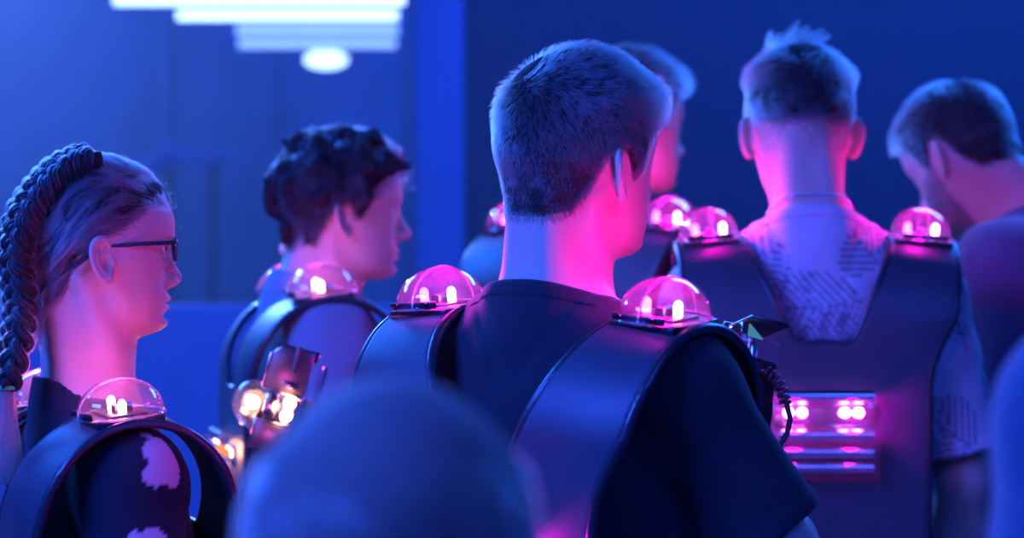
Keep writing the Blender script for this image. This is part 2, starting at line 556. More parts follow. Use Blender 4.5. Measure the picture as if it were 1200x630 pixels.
def head_sdf(Q, nose=1.0, eout=32):
    d = smin(cranium(Q), face_loft(Q), .022)
    x, y, z = Q
    ax = np.abs(x)
    S = (ax, y, z)
    n = cap(Q, (0, .0755, .010), (0, .0985 + .03 * (nose - 1), -.033), .0075, .0090)
    n = smin(n, sph(Q, (0, .1030 + .03 * (nose - 1), -.0390), .0095 * nose), .008)
    n = smin(n, ell(S, (.0115, .0905, -.0440), (.0072, .0105, .0070)), .006)
    d = smin(d, n, .010)
    nos = ell(S, (.0060, .0955, -.0515), (.0032, .0052, .0035))
    d = smax(d, -nos, .002)
    lid = sph(S, (.0310, EYE_Y, .0005), .0134)
    slit = np.abs(z - .0005 + (ax - .031) * .1) - .0046 * np.sqrt(np.clip(1 - ((ax - .031) / .0125) ** 2, 0, 1)) + 4 * np.maximum(np.abs(ax - .031) - .0125, 0)
    d = smin(d, lid, .004)
    cut = np.maximum(np.maximum(slit, sph(S, (.0310, EYE_Y, .0005), .0155)), -(y - EYE_Y - .004))
    d = smax(d, -cut, .0010)
    e = np.full(x.shape, .03, F32)
    for sx in (1, -1):
        near = (np.abs(x - .075 * sx) < .05) & (np.abs(y) < .07) & (np.abs(z + .01) < .07)
        if near.any():
            e[near] = np.minimum(e[near], ear((x[near], y[near], z[near]), sx, eout))
    d = smin(d, e, .004)
    return d


def rotm(yaw, pitch, roll):
    """columns = head axes in body frame; pitch>0 looks up, yaw>0 turns left, roll>0 tips to the left"""
    return np.array((Matrix.Rotation(math.radians(yaw), 3, 'Z') @ Matrix.Rotation(math.radians(pitch), 3, 'X') @ Matrix.Rotation(math.radians(-roll), 3, 'Y')), F32)


def to_head(P, C, R):
    x = P[0] - C[0]; y = P[1] - C[1]; z = P[2] - C[2]
    return (R[0, 0] * x + R[1, 0] * y + R[2, 0] * z, R[0, 1] * x + R[1, 1] * y + R[2, 1] * z, R[0, 2] * x + R[1, 2] * y + R[2, 2] * z)


def from_head(q, C, R):
    return V3(C) + R @ V3(q)


DEF_ARM = {1: ((.168, -.005, 1.350), (.225, -.025, 1.085), (.235, .085, .865)),
           -1: ((-.168, -.005, 1.350), (-.225, -.025, 1.085), (-.235, .085, .865))}


class Person:
    def __init__(s, head=(0, .025, 1.60), yaw=0, pitch=0, roll=0, arms=None, build=1.0, neck_r=.054, c7=(0, -.038, 1.435),
                 sh_drop=0.0, nose=1.0, grips=None, chest=1.0, trap=0.0, eout=32):
        s.eout = eout
        s.trap = trap
        s.C = V3(head); s.R = rotm(yaw, pitch, roll)
        s.arms = {k: [list(j) for j in v] for k, v in DEF_ARM.items()}
        if arms:
            for k, v in arms.items(): s.arms[k] = [list(j) for j in v]
        for k in s.arms: s.arms[k][0][2] -= sh_drop
        s.b = build; s.nr = neck_r; s.c7 = V3(c7) - V3((0, 0, sh_drop * .6)); s.drop = sh_drop; s.nose = nose
        s.grips = grips or {}; s.chest = chest

    def torso(s, P, o=0.0):
        b = s.b; ax = np.abs(P[0]); S = (ax, P[1], P[2])
        dz = -s.drop
        d = ell(P, (0, .0, 1.235 + dz), (.158 * b + o, .104 * s.chest + o, .215 + o))
        d = smin(d, ell(P, (0, .004, 1.04), (.132 * b + o, .098 * s.chest + o, .20 + o)), .06)
        d = smin(d, ell(P, (0, -.01, .925), (.160 * b + o, .115 * s.chest + o, .115 + o)), .05)
        c7 = s.c7
        nb = from_head((0, -.028, -.055), s.C, s.R)
        mid = (nb * .45 + c7 * .55)
        d = smin(d, cap(S, (0, c7[1] + .012, c7[2] - .022), (.150, -.010, 1.358 + dz), .040 + o, .036 + o), .04)
        if s.trap:
            d = smin(d, cap(S, (0, c7[1] + .022, c7[2] + .012), (.088, -.008, 1.405 + s.trap), .034 + o, .026 + o), .03)
        d = smin(d, ell(S, (.168, -.004, 1.345 + dz), (.052 * b + o, .055 + o, .055 + o)), .03)
        return d

    def neck(s, P, o=0.0):
        nb = from_head((0, -.018, -.050), s.C, s.R)
        fr = from_head((0, .012, -.082), s.C, s.R)
        c7 = s.c7
        d = cap(P, nb, (c7[0], c7[1] + .024, c7[2] - .02), s.nr + o, s.nr * 1.08 + o)
        d = smin(d, cap(P, fr, (c7[0], c7[1] + .045, c7[2] - .03), .036 + o, .040 + o), .03)
        # neck muscles
        for sx in (1, -1):
            a = from_head((.050 * sx, -.030, -.040), s.C, s.R)
            d = smin(d, cap(P, a, (.022 * sx, c7[1] + .085, c7[2] - .035), .014 + o, .011 + o), .02)
            a2 = from_head((.020 * sx, -.066, -.035), s.C, s.R)
            d = smin(d, cap(P, a2, (.026 * sx, c7[1] - .004, c7[2]), .018 + o, .018 + o), .03)
        return d

    def arm(s, P, k, o=0.0, lo=0, hi=1):
        a, e, w = s.arms[k]
        d = cap(P, a, e, .048 * s.b + o, .038 * s.b + o)
        if hi > 1 or lo == 0:
            d2 = cap(P, e, [e[i] + (w[i] - e[i]) * .35 for i in range(3)], .037 * s.b + o, .039 * s.b + o)
            d2 = smin(d2, cap(P, [e[i] + (w[i] - e[i]) * .35 for i in range(3)], w, .038 * s.b + o, .026 * s.b + o), .02)
            d = smin(d, d2, .025)
        return d

    def legs(s, P, o=0.0):
        S = (np.abs(P[0]), P[1], P[2])
        d = cap(S, (.085, -.005, .88), (.095, .005, .50), .082 * s.b + o, .056 + o)
        d = smin(d, cap(S, (.095, .0, .50), (.10, -.02, .28), .056 + o, .054 + o), .03)
        d = smin(d, cap(S, (.10, -.02, .30), (.105, -.025, .09), .052 + o, .037 + o), .03)
        return d

    def body(s, P):
        q = to_head(P, s.C, s.R)
        d = smin(head_sdf(q, s.nose, s.eout), s.neck(P), .018)
        d = smin(d, s.torso(P), .035)
        for k in (1, -1):
            d = smin(d, s.arm(P, k), .03)
        d = smin(d, s.legs(P), .04)
        S = (np.abs(P[0]), P[1], P[2])
        d = smin(d, cap(S, (.105, -.02, .055), (.115, .12, .04), .036, .028), .02)
        return d

    def axes(s, hd=.0032, td=.008):
        c = s.C
        ex = max(.30, max(abs(j[0]) for v in s.arms.values() for j in v) + .06)
        ey0 = min(-.20, min(j[1] for v in s.arms.values() for j in v) - .06)
        ey1 = max(.20, max(j[1] for v in s.arms.values() for j in v) + .06)
        X = axis((-ex, c[0] - .10, td), (c[0] + .10, hd), (ex, td))
        y0 = min(c[1] - .125, .0); y1 = c[1] + .13
        Y = axis((min(ey0, y0 - .02), y0, td), (y1, hd), (max(ey1, y1 + .03), td))
        Z = axis((-.01, .86, .016), (c[2] - .20, td), (c[2] + .15, hd))
        return [X, Y, Z]


def hand_mesh(P_w, P_e, palm, side, curl, h=.0024):
    """hand at wrist P_w continuing from elbow P_e; palm = direction the palm faces; side 1 right, -1 left; curl list of 3 bends (deg)"""
    Zx = Vector(P_w) - Vector(P_e); Zx.normalize()
    Yx = Vector(palm); Yx = (Yx - Zx * Yx.dot(Zx)).normalized()
    Xx = Yx.cross(Zx)  # with fingers up, palm forward: x = right of palm
    sgn = -side
    prims = []
    palm_pts = [((-.026, 0, .085), (-.018, 0, .010)), ((-.009, 0, .088), (-.006, 0, .008)), ((.009, 0, .086), (.006, 0, .008)), ((.026, 0, .080), (.016, 0, .010))]
    for a, b in palm_pts: prims.append((b, a, .013, .0105, .010))
    prims.append(((0, 0, -.02), (0, 0, .012), .024, .020, .02))
    fing = [(-.027, .084, (.040, .024, .020)), (-.009, .089, (.044, .028, .021)), (.009, .086, (.041, .026, .020)), (.026, .079, (.032, .020, .018))]
    for i, (fx, fz, L) in enumerate(fing):
        p = Vector((fx, 0, fz)); ang = 0; sp = (fx / .03) * .06
        for j in range(3):
            ang += math.radians(curl[j] * (1 + .08 * (i - 1)))
            dvec = Vector((sp, math.sin(ang), math.cos(ang))).normalized()
            q = p + dvec * L[j]
            r0 = .0092 - .0009 * j - (.001 if i == 3 else 0)
            prims.append((tuple(p), tuple(q), r0, r0 - .0009, .0035))
            p = q
    t0 = Vector((-.020, .004, .022)); t1 = Vector((-.042, .018, .048)); t2 = Vector((-.046, .032, .074)); t3 = Vector((-.038, .043, .094))
    for a, b, r0, r1 in ((t0, t1, .0135, .011), (t1, t2, .0105, .0095), (t2, t3, .0095, .0080)): prims.append((tuple(a), tuple(b), r0, r1, .008))

    def f(P):
        d = None
        groups = [prims[:5]] + [prims[5 + 3 * i: 8 + 3 * i] for i in range(4)] + [prims[17:20]]
        for g in groups:
            dg = None
            for a, b, r0, r1, k in g:
                dd = cap(P, a, b, r0, r1)
                dg = dd if dg is None else smin(dg, dd, k)
            d = dg if d is None else smin(d, dg, .005)
        return d
    V, Q = surface(f, uaxes((-.075, -.03, -.045), (.055, .125, .20), h), 1)
    V = V.copy(); V[:, 0] *= -sgn
    if -sgn < 0: Q = Q[:, ::-1]
    # local x: index side negative for a right hand whose back faces the viewer
    Rm = np.array([list(Xx), list(Yx), list(Zx)], F32)
    return V @ Rm + V3(P_w), Q


def merge(parts):
    Vs, Qs, n = [], [], 0
    for V, Q in parts:
        Vs.append(V); Qs.append(Q + n); n += len(V)
    return np.concatenate(Vs), np.concatenate(Qs)


def tee_sdf(p, sleeve=.62, folds=.004, seed=1, loose=.012, hem=.86, neck_w=.074, long=False, sl_r=.018, nplane=0.0, rib=False):
    def f(P):
        x, y, z = P
        nz = noise(x, y, z, 9, seed) * .5 + noise(x + z * .35, y, z * .6, 22, seed + 3) * .35 + noise(x, y, z, 45, seed + 5) * .12
        d = smin(p.torso(P, loose), p.neck(P, .009), .035)
        # hanging cloth below the chest
        d = smin(d, ell(P, (0, 0, 1.10), (.155 * p.b + loose, .100 * p.chest + min(loose, .014), .26)), .05)
        # diagonal tension folds
        fold = np.sin((z * 1.1 + np.abs(x) * .9 + noise(x, y, z, 6, seed + 9) * .05) * 75) * .35
        for k in (1, -1):
            a, e, w = [V3(j) for j in p.arms[k]]
            end = a + (e - a) * (sleeve if not long else 1.0)
            dr = cap(P, a, a + (e - a) * 1.25, .048 * p.b + loose * 1.1, .038 * p.b + sl_r + .010)
            t = ((x - a[0]) * (e - a)[0] + (y - a[1]) * (e - a)[1] + (z - a[2]) * (e - a)[2]) / float(np.linalg.norm(e - a))
            L = float(np.linalg.norm(e - a))
            if not long:
                dr = smax(dr, t - L * sleeve, .004)
                # hem band and hollow end
                dr = dr - .0012 * (np.abs(t - L * sleeve + .011) < .009)
                inner = np.maximum(cap(P, a, a + (e - a) * 1.25, .048 * p.b + loose * .4, .038 * p.b + sl_r), (L * sleeve - .03) - t)
                dr = smax(dr, -inner, .003)
            else:
                dr = smin(dr, cap(P, e, e + (w - e) * .9, .038 * p.b + sl_r + .006, .026 + sl_r * .7), .03)
            d = smin(d, dr, .028)
        # neckline: cylinder about the neck, tilted forward
        c7 = p.c7
        
        cxy = np.sqrt(((x - c7[0]) / neck_w) ** 2 + ((y - c7[1] - .034) / .070) ** 2) * neck_w
        d = d + (nz + fold * .6) * folds * np.clip((cxy - neck_w) / .035, 0, 1)
        d = d + .0020 * np.exp(-((cxy - neck_w - .021) / .0028) ** 2)
        hole = np.maximum(cxy - neck_w, -(z - 1.28))
        d = smax(d, -hole, .0035)
        d = smax(d, z - (c7[2] + .024 + nplane - (y - c7[1]) * .40), .006)
        # inside cavity just round the neck so a rim with thickness shows
        d = smax(d, hem - z, .004)
        if rib:
            pl = (c7[2] + .024 + nplane - (y - c7[1]) * .40) - z
            d = smax(smax(d - .0017, np.minimum(np.maximum(cxy - neck_w - .034, pl - .019), cxy - neck_w - .006), .0015), -(z - 1.36), .001)
        return d
    return f


def shoe(parent, sx):
    def f(P):
        d = cap(P, (.105 * sx, -.045, .045), (.118 * sx, .13, .035), .043, .036)
        d = smin(d, cap(P, (.105 * sx, -.025, .06), (.105 * sx, -.03, .095), .043, .045), .03)
        d = smax(d, -(P[2] - .018), .004)
        return d

    def g(P):
        d = cap((P[0], P[1], P[2] * 0), (.105 * sx, -.045, 0), (.118 * sx, .13, 0), .046, .039)
        return smax(d, np.abs(P[2] - .010) - .010, .004)
    lo = (.04 * sx - (.02 if sx > 0 else .16), -.11, -.005); hi = (lo[0] + .18, .19, .16)
    V, Q = surface(f, uaxes(lo, hi, .007), 1); o = link('shoe', mesh_np('shoe', V, Q), M['shoe'], parent)
    V, Q = surface(g, uaxes(lo, hi, .007), 1); link('sole', mesh_np('sole', V, Q), M['sole'], o)


def leaf_pattern(V):
    """printed palm fronds and broad leaves on the shirt, in flat cloth coordinates"""
    u = V[:, 0] + V[:, 1] * .25; v = V[:, 2]
    m = np.zeros(len(V), F32)
    rs = np.random.default_rng(4)
    fr = []
    for i in range(6):
        for j in range(9):
            fr.append((-.33 + i * .13 + rs.uniform(-.02, .02) + .06 * (j % 2), .82 + j * .078 + rs.uniform(-.015, .015), rs.uniform(.15 * PI, .85 * PI), rs.uniform(.085, .12), (i + j) % 2 == 0))
    fr = [q for q in fr if not (abs(q[0]) < .12 and q[1] > 1.17)]
    fr += [(.035, 1.355, PI * 1.02, .150, True), (.045, 1.290, PI * 1.0, .110, True), (.075, 1.41, PI * .72, .07, True)]
    fr += [(-.030, 1.235, PI * .45, .075, False), (.012, 1.230, PI * .52, .085, False), (.055, 1.235, PI * .42, .075, False)]
    side = V[:, 1] > 0
    for (cx, cz, an, L, palm) in fr:
        du = u - cx; dv = v - cz
        s = du * math.cos(an) + dv * math.sin(an); t = -du * math.sin(an) + dv * math.cos(an)
        t = t + .8 * (s - L / 2) ** 2 - .2 * L * L
        q = np.clip(s / L, 0, 1)
        env = .055 * np.sin(PI * np.clip(q * .9 + .08, 0, 1)) ** .7
        if palm:
            ph = (s - np.abs(t) * .75) / .0125
            stripe = (np.abs((ph % 1) - .5) < .20) & (np.abs(t) < env) & (s > 0) & (s < L)
            rib = (np.abs(t) < .0012) & (s > -.02) & (s < L)
            m = np.maximum(m, np.where(stripe | rib, .9, 0))
        else:
            body = (np.abs(t) < env * .5) & (s > 0) & (s < L)
            cutp = ((s - np.abs(t) * .5) / .02 % 1 < .22) & (np.abs(t) > env * .18)
            m = np.where(body & ~cutp, .75, m)
    return m


def bleach_pattern(V):
    x, y, z = V[:, 0], V[:, 1], V[:, 2]
    n = noise(x, y, z, 26, 3) * .6 + noise(x, y, z, 60, 4) * .5
    m = np.zeros(len(V), F32)
    for (c, r) in BLEACH:
        d = np.sqrt((x - c[0]) ** 2 + (y - c[1]) ** 2 + (z - c[2]) ** 2)
        m = np.maximum(m, (d + n * r * .8 < r).astype(F32))
    return m


BLEACH = [((.222, .012, 1.330), .030), ((.235, .028, 1.305), .016), ((.245, -.085, 1.245), .015), ((.255, -.035, 1.240), .013),
          ((.25, .000, 1.235), .017), ((.235, .05, 1.13), .028), ((.24, -.05, 1.12), .02), ((.1, -.13, 1.2), .02), ((.20, -.09, 1.24), .012)]


def make_person(name, p, loc, rz, S, label, tee='black_tee', tee_kw=None, hd=.0032, td=.008, pattern=None, curls=None, tee_h=.006, palms=None, tee_name='t_shirt', collar=False):
    tee_kw = tee_kw or {}
    curls = curls or {}; palms = palms or {}
    V, Q = surface(p.body, p.axes(hd, td), 1)
    parts = [(V, Q)]
    for k in (1, -1):
        a, e, w = p.arms[k]
        parts.append(hand_mesh(w, e, palms.get(k, (-k, .3, 0)), k, curls.get(k, (22, 26, 18)), h=.003))
    V, Q = merge(parts)
    o = link(name, mesh_np('person_body', V, Q), M['skin'], None, loc, (0, 0, math.radians(rz)))
    o.scale = (S, S, S)
    tag(o, label, 'person')
    for sx in (1, -1):
        c = from_head((.031 * sx, EYE_Y, .0005), p.C, p.R)
        e = MB().ball((0, 0, 0), .0122, 10).build('eye', M['eye_white'], o, loc=c)
        f = from_head((.031 * sx, EYE_Y + .0075, .0005), p.C, p.R) - c
        MB().ball((0, 0, 0), .0062, 8).build('iris', M['iris'], e, loc=f)
    f = tee_sdf(p, **tee_kw)
    ex = max(abs(j[0]) for v in p.arms.values() for j in v[:2 if not tee_kw.get('long') else 3]) + .09
    ya = [j[1] for v in p.arms.values() for j in v[:2 if not tee_kw.get('long') else 3]]
    V, Q = surface(f, uaxes((-ex, min(-.17, min(ya) - .08), .80), (ex, max(.17, max(ya) + .08), 1.54), tee_h), 1)
    me = mesh_np(tee_name, V, Q)
    if pattern is not None:
        at_ = me.attributes.new('pattern', 'FLOAT', 'POINT')
        at_.data.foreach_set('value', pattern(V).astype(F32))
    tee_o = link(tee_name, me, M[tee], o)
    if collar:
        kw = dict(tee_kw); kw['rib'] = True
        V, Q = surface(tee_sdf(p, **kw), uaxes((-.13, -.13, 1.30), (.13, .14, 1.54), .0034), 1)
        me = mesh_np('collar', V, Q)
        if pattern is not None:
            me.attributes.new('pattern', 'FLOAT', 'POINT')
        link('collar', me, M[tee], tee_o)

    def tr(P):
        d = smin(p.legs(P, .014), ell(P, (0, -.01, .925), (.160 * p.b + .010, .115 * p.chest + .010, .115)), .04)
        d = d + noise(P[0], P[1], P[2], 14, 2) * .003
        d = smax(d, .075 - P[2], .005)
        return smax(d, P[2] - .985, .005)
    V, Q = surface(tr, uaxes((-.22, -.18, .05), (.22, .18, 1.01), .013), 1)
    link('trousers', mesh_np('trousers', V, Q), M['jeans'], o)
    for sx in (1, -1): shoe(o, sx)
    return o


# ------------------------------------------------------------------ hair
def zline(Q, keys, vals):
    phi = np.degrees(np.arctan2(np.abs(Q[0]), Q[1]))
    return np.interp(phi, keys, vals).astype(F32)


HK = [0, 32, 48, 62, 72, 80, 92, 108, 122, 140, 160, 180]
HL_SHORT = np.array([6.2, 5.6, 4.6, 3.0, -1.2, -1.6, 1.9, 1.9, -2.8, -5.8, -6.4, -6.4]) / 100
HL_LONG = np.array([6.2, 5.8, 5.0, 3.9, 2.6, 2.2, 2.6, 1.9, -2.6, -6.2, -7.0, -7.0]) / 100


def scalp(Q):
    return smin(cranium(Q), face_loft(Q, 0.0), .022)


def scalp_neck(p, Q):
    """scalp and neck skin in the head frame"""
    P = (p.C[0] + p.R[0, 0] * Q[0] + p.R[0, 1] * Q[1] + p.R[0, 2] * Q[2],
         p.C[1] + p.R[1, 0] * Q[0] + p.R[1, 1] * Q[1] + p.R[1, 2] * Q[2],
         p.C[2] + p.R[2, 0] * Q[0] + p.R[2, 1] * Q[1] + p.R[2, 2] * Q[2])
    return smin(scalp(Q), p.neck(P), .018)


def grad(f, Q, h=8e-4):
    d = f(Q)
    g = np.stack([f((Q[0] + h, Q[1], Q[2])) - d, f((Q[0], Q[1] + h, Q[2])) - d, f((Q[0], Q[1], Q[2] + h)) - d], 1) / h
    g /= np.linalg.norm(g, axis=1)[:, None] + 1e-9
    return d, g


def hair_cap(p, parent, o_mat, thick, line, h=.004, name='hair', soft=.012, lumps=(0, 30)):
    def f(Q):
        zl = zline(Q, HK, line)
        ff = np.clip((Q[2] - zl) / soft, 0, 1); ff = ff * ff * (3 - 2 * ff)
        t = thick(Q) * (.12 + .88 * ff)
        d = scalp_neck(p, Q) - t
        if lumps[0]:
            d = d + noise(Q[0], Q[1], Q[2], lumps[1], 8) * lumps[0] * ff
        c = (zl - Q[2]) * .8 + noise(Q[0], Q[1], Q[2], 90, 2) * .0015
        near = np.minimum(Q[1] - .0 + 9, 9)
        d = smax(d, c, .004)
        # hollow inside so it wraps the skull as a shell
        return smax(d, -(scalp_neck(p, Q) + .004), .003)
    V, Q = surface(f, uaxes((-.115, -.135, -.09), (.115, .135, .165), h), 1)
    V = V @ p.R.T + p.C
    return link(name, mesh_np(name, V, Q), o_mat, parent)


def curves_obj(name, pts, rad, m, parent):
    """pts (N,K,3)"""
    N, K, _ = pts.shape
    c = bpy.data.hair_curves.new(name)
    c.add_curves([K] * N)
    c.attributes['position'].data.foreach_set('vector', pts.astype(F32).ravel()) if 'position' in c.attributes else c.points.foreach_set('position', pts.astype(F32).ravel())
    r = c.attributes.get('radius') or c.attributes.new('radius', 'FLOAT', 'POINT')
    taper = np.linspace(1, .35, K, dtype=F32)
    r.data.foreach_set('value', (np.ones((N, 1), F32) * rad * taper[None]).ravel() if np.isscalar(rad) else (rad[:, None] * taper[None]).astype(F32).ravel())
    o = bpy.data.objects.new(name, c); COL.objects.link(o)
    c.materials.append(m)
    o.parent = parent
    return o


def roots_on_scalp(p, n, line, jitter=.003, seed=1, zmin=None):
    rs = np.random.default_rng(seed)
    d = rs.normal(size=(int(n * 1.9), 3)).astype(F32); d /= np.linalg.norm(d, axis=1)[:, None]
    c = V3((0, -.005, .01))
    lo = np.full(len(d), .03, F32); hi = np.full(len(d), .16, F32)
    sd = lambda Q: scalp_neck(p, Q)
    for _ in range(11):
        mid = (lo + hi) / 2
        q = c + d * mid[:, None]
        v = sd((q[:, 0], q[:, 1], q[:, 2]))
        lo = np.where(v < 0, mid, lo); hi = np.where(v < 0, hi, mid)
    q = c + d * lo[:, None]
    zl = zline((q[:, 0], q[:, 1], q[:, 2]), HK, line)
    ok = (q[:, 2] > zl + rs.normal(size=len(q)) * jitter)
    q = q[ok][:n]
    return q, zl[ok][:n]


def grow(p, roots, field, length, h0, h1, K=6, seed=2, wob=.0, curl=None, clump=0.0):
    """strands that follow a direction field over the scalp while lifting from h0 to h1"""
    rs = np.random.default_rng(seed)
    N = len(roots)
    sd = lambda Q: scalp_neck(p, Q)
    pts = np.zeros((N, K, 3), F32)
    q = roots.copy(); pts[:, 0] = q
    step = (length / (K - 1))[:, None]
    rnd = rs.normal(size=(N, 3)).astype(F32)
    for i in range(1, K):
        d0, g = grad(sd, (q[:, 0], q[:, 1], q[:, 2]))
        v = field(q, i / (K - 1), g)
        v = v - g * np.sum(v * g, 1)[:, None] * .85
        v = v + rnd * wob
        v /= np.linalg.norm(v, axis=1)[:, None] + 1e-9
        q = q + v * step
        tgt = h0 + (h1 - h0) * (i / (K - 1))
        d1, g1 = grad(sd, (q[:, 0], q[:, 1], q[:, 2]))
        q = q + g1 * np.clip(tgt - d1, -step[:, 0], step[:, 0] * .9)[:, None]
        pts[:, i] = q
    if curl is not None:
        rad, turns = curl
        # offset perpendicular in a spiral
        t = np.linspace(0, 1, K)[None, :, None]
        ph = rs.uniform(0, 2 * PI, (N, 1, 1))
        d0, g = grad(sd, (roots[:, 0], roots[:, 1], roots[:, 2]))
        a = np.cross(g, rs.normal(size=(N, 3))); a /= np.linalg.norm(a, axis=1)[:, None] + 1e-9
        b = g
        pts += (a[:, None] * np.cos(ph + t * turns * 2 * PI) + b[:, None] * np.sin(ph + t * turns * 2 * PI)) * rad * np.minimum(1, t * 3)
    return pts


def clumped(pts, n, amt, seed=1, power=1.0):
    """pull strands toward the nearest of n guide strands, more at the tips"""
    rs = np.random.default_rng(seed)
    gi = rs.choice(len(pts), n, replace=False)
    gr = pts[gi, 0]
    near = np.zeros(len(pts), np.int64)
    for i in range(0, len(pts), 4000):
        a = pts[i:i + 4000, 0]
        d = (a ** 2).sum(1)[:, None] + (gr ** 2).sum(1)[None] - 2 * a @ gr.T
        near[i:i + 4000] = np.argmin(d, 1)
    K = pts.shape[1]
    t = (np.linspace(0, 1, K) ** power)[None, :, None] * (amt * rs.uniform(.5, 1.2, (len(pts), 1, 1)))
    return (pts + (pts[gi[near]] - pts) * np.clip(t, 0, .95)).astype(F32)


def to_body(p, pts):
    return pts @ p.R.T + p.C
# ------------------------------------------------------------------ laser tag vest
ZT = 1.435
HALF = [(-.06, -.168), (.030, -.168), (.041, -.163), (.049, -.153), (.112, -.010), (.114, .10), (.207, .10), (.208, -.005), (.203, -.06), (.192, -.115),
        (.172, -.155), (.160, -.185), (.155, -.22), (.154, -.48), (.145, -.50), (-.06, -.50)]


def vest_form(P):
    ax = np.abs(P[0])
    top = ZT - .10 * (ax - .16)
    r = .137 - .10 * np.maximum(ax - .12, 0) ** 2 / .06
    dz = np.maximum(P[2] - (top - r), 0)
    y = P[1] + .004
    # the lower back presses in a little
    low = np.clip((top - P[2] - .12) / .3, 0, 1)
    yy = np.abs(y) + .004 * low
    d = np.sqrt(yy ** 2 + dz ** 2) - r
    R = poly_sd(ax, P[2] - top, HALF)
    return d, R


def vest_shell(P):
    d, R = vest_form(P)
    return smax(np.abs(d) - .0055, R, .004)


def vest_piping(P):
    d, R = vest_form(P)
    return np.sqrt(d * d + R * R) - .0062


def dome_shell_bm():
    b = MB(); n, m = 40, 16
    a_, b_, c_ = .046, .056, .046
    rings = []
    for i in range(m + 1):
        th = (i / m) * PI / 2
        row = []
        for k in range(n):
            ph = 2 * PI * k / n
            ct, st = math.cos(th), math.sin(th)
            ex = .85
            cx = math.copysign(abs(math.cos(ph)) ** ex, math.cos(ph)); sy = math.copysign(abs(math.sin(ph)) ** ex, math.sin(ph))
            row.append(b.bm.verts.new((a_ * cx * ct ** .92, b_ * sy * ct ** .92, c_ * st ** .95)) if i < m else None)
        rings.append(row)
    top = b.bm.verts.new((0, 0, c_))
    for i in range(m - 1):
        for k in range(n):
            b.bm.faces.new((rings[i][k], rings[i][(k + 1) % n], rings[i + 1][(k + 1) % n], rings[i + 1][k]))
    for k in range(n):
        b.bm.faces.new((rings[m - 1][k], rings[m - 1][(k + 1) % n], top))
    return b


def make_dome(parent, sx, led):
    rc = Matrix.Translation((.160 * sx, -.020, ZT + .004)) @ Matrix.Rotation(math.radians(6), 4, 'X') @ Matrix.Rotation(math.radians(4 * sx), 4, 'Y')
    d = dome_shell_bm().build('dome', M['clear'], parent)
    d.matrix_local = rc
    md = d.modifiers.new('wall', 'SOLIDIFY'); md.thickness = .0016; md.offset = -1
    # seam rib over the middle and rim flange
    s = MB()
    s.tube([(.004, -.0572 * math.cos(t), .0468 * math.sin(t)) for t in np.linspace(0, PI, 25)], .0013, 6)
    s.build('seam', M['seam'], d)
    s = MB(); s.tube([(.047 * math.copysign(abs(math.cos(t)) ** .85, math.cos(t)), .057 * math.copysign(abs(math.sin(t)) ** .85, math.sin(t)), .001) for t in np.linspace(0, 2 * PI, 40, endpoint=False)], .0016, 6, closed=True)
    s.build('rim', M['seam'], d)
    s = MB(); s.box((-.044, -.046, -.012), (.044, .046, .000), .004); s.build('base_plate', M['black_plastic'], d)
    s = MB(); s.box((-.034, -.0535, .001), (.034, -.047, .0095), .002); s.build('mount_bar', M['black_plastic'], d)
    for q in (-.022, .022):
        s = MB(); s.cyl((q, -.0475, .006), (q, -.0575, .006), .0032, n=12); s.build('screw', M['screw'], d)
    s = MB(); s.box((-.006, -.010, .001), (.006, .016, .014), .002); s.box((-.030, -.024, .0005), (.030, .026, .004), .001)
    s.build('reflector', M['dark_metal'], d)
    for q, mm in ((-.021, 0), (.021, 1)):
        s = MB(); s.cyl((q, -.004, .005), (q, -.004, .014), .0052, n=14); s.ball((q, -.004, .0155), (.0055, .0055, .0072), 8)
        s.build('led', led if mm else M['led_red'] if led is M['led_pink'] else led, d)
    return d


def make_backbox(parent, led):
    """clear sensor housing on the back panel: flange, cover, chrome ribs and a strip of four lights"""
    y0 = -.1400  # vest surface
    root = empty('sensor_housing', (0.0, y0 + .006, ZT - .200), parent=parent)
    s = MB(); s.box((-.092, -.0045, -.160), (.092, .0, .0), .0015); s.build('flange', M['clear_box'], root)
    s = MB(); s.box((-.080, -.003, -.150), (.080, .012, -.012), .002); s.build('back_plate', M['dark_metal'], root)
    s = MB()
    s.prism([(-.004, -.008), (-.012, -.030), (-.050, -.034), (-.050, -.148), (-.046, -.152), (-.004, -.152)], 'x', -.078, .078, .002)
    c = s.build('cover', M['clear_box'], root)
    for z in (-.030, -.0865, -.112, -.134):
        s = MB(); s.cyl((-.070, -.030, z), (.070, -.030, z), .0085 if z < -.04 else .010, n=24)
        s.build('chrome_bar', M['chrome'], root)
    s = MB(); s.box((-.074, -.018, -.076), (.074, -.006, -.042), .003)
    s.build('reflector', M['chrome'], root)
    for x in (-.053, -.033, .030, .050):
        s = MB(); s.ball((x, -.022, -.054), (.0072, .0072, .0072), 10); s.build('led', led, root)
    for x in (-.085, -.03, .03, .085):
        s = MB(); s.cyl((x, -.004, -.006), (x, -.009, -.006), .0028, n=12); s.build('screw', M['screw'], root)
    s = MB(); s.box((-.030, -.034, -.083), (.006, -.022, -.076), .002); s.build('cable_clip', M['black_plastic'], root)
    return root


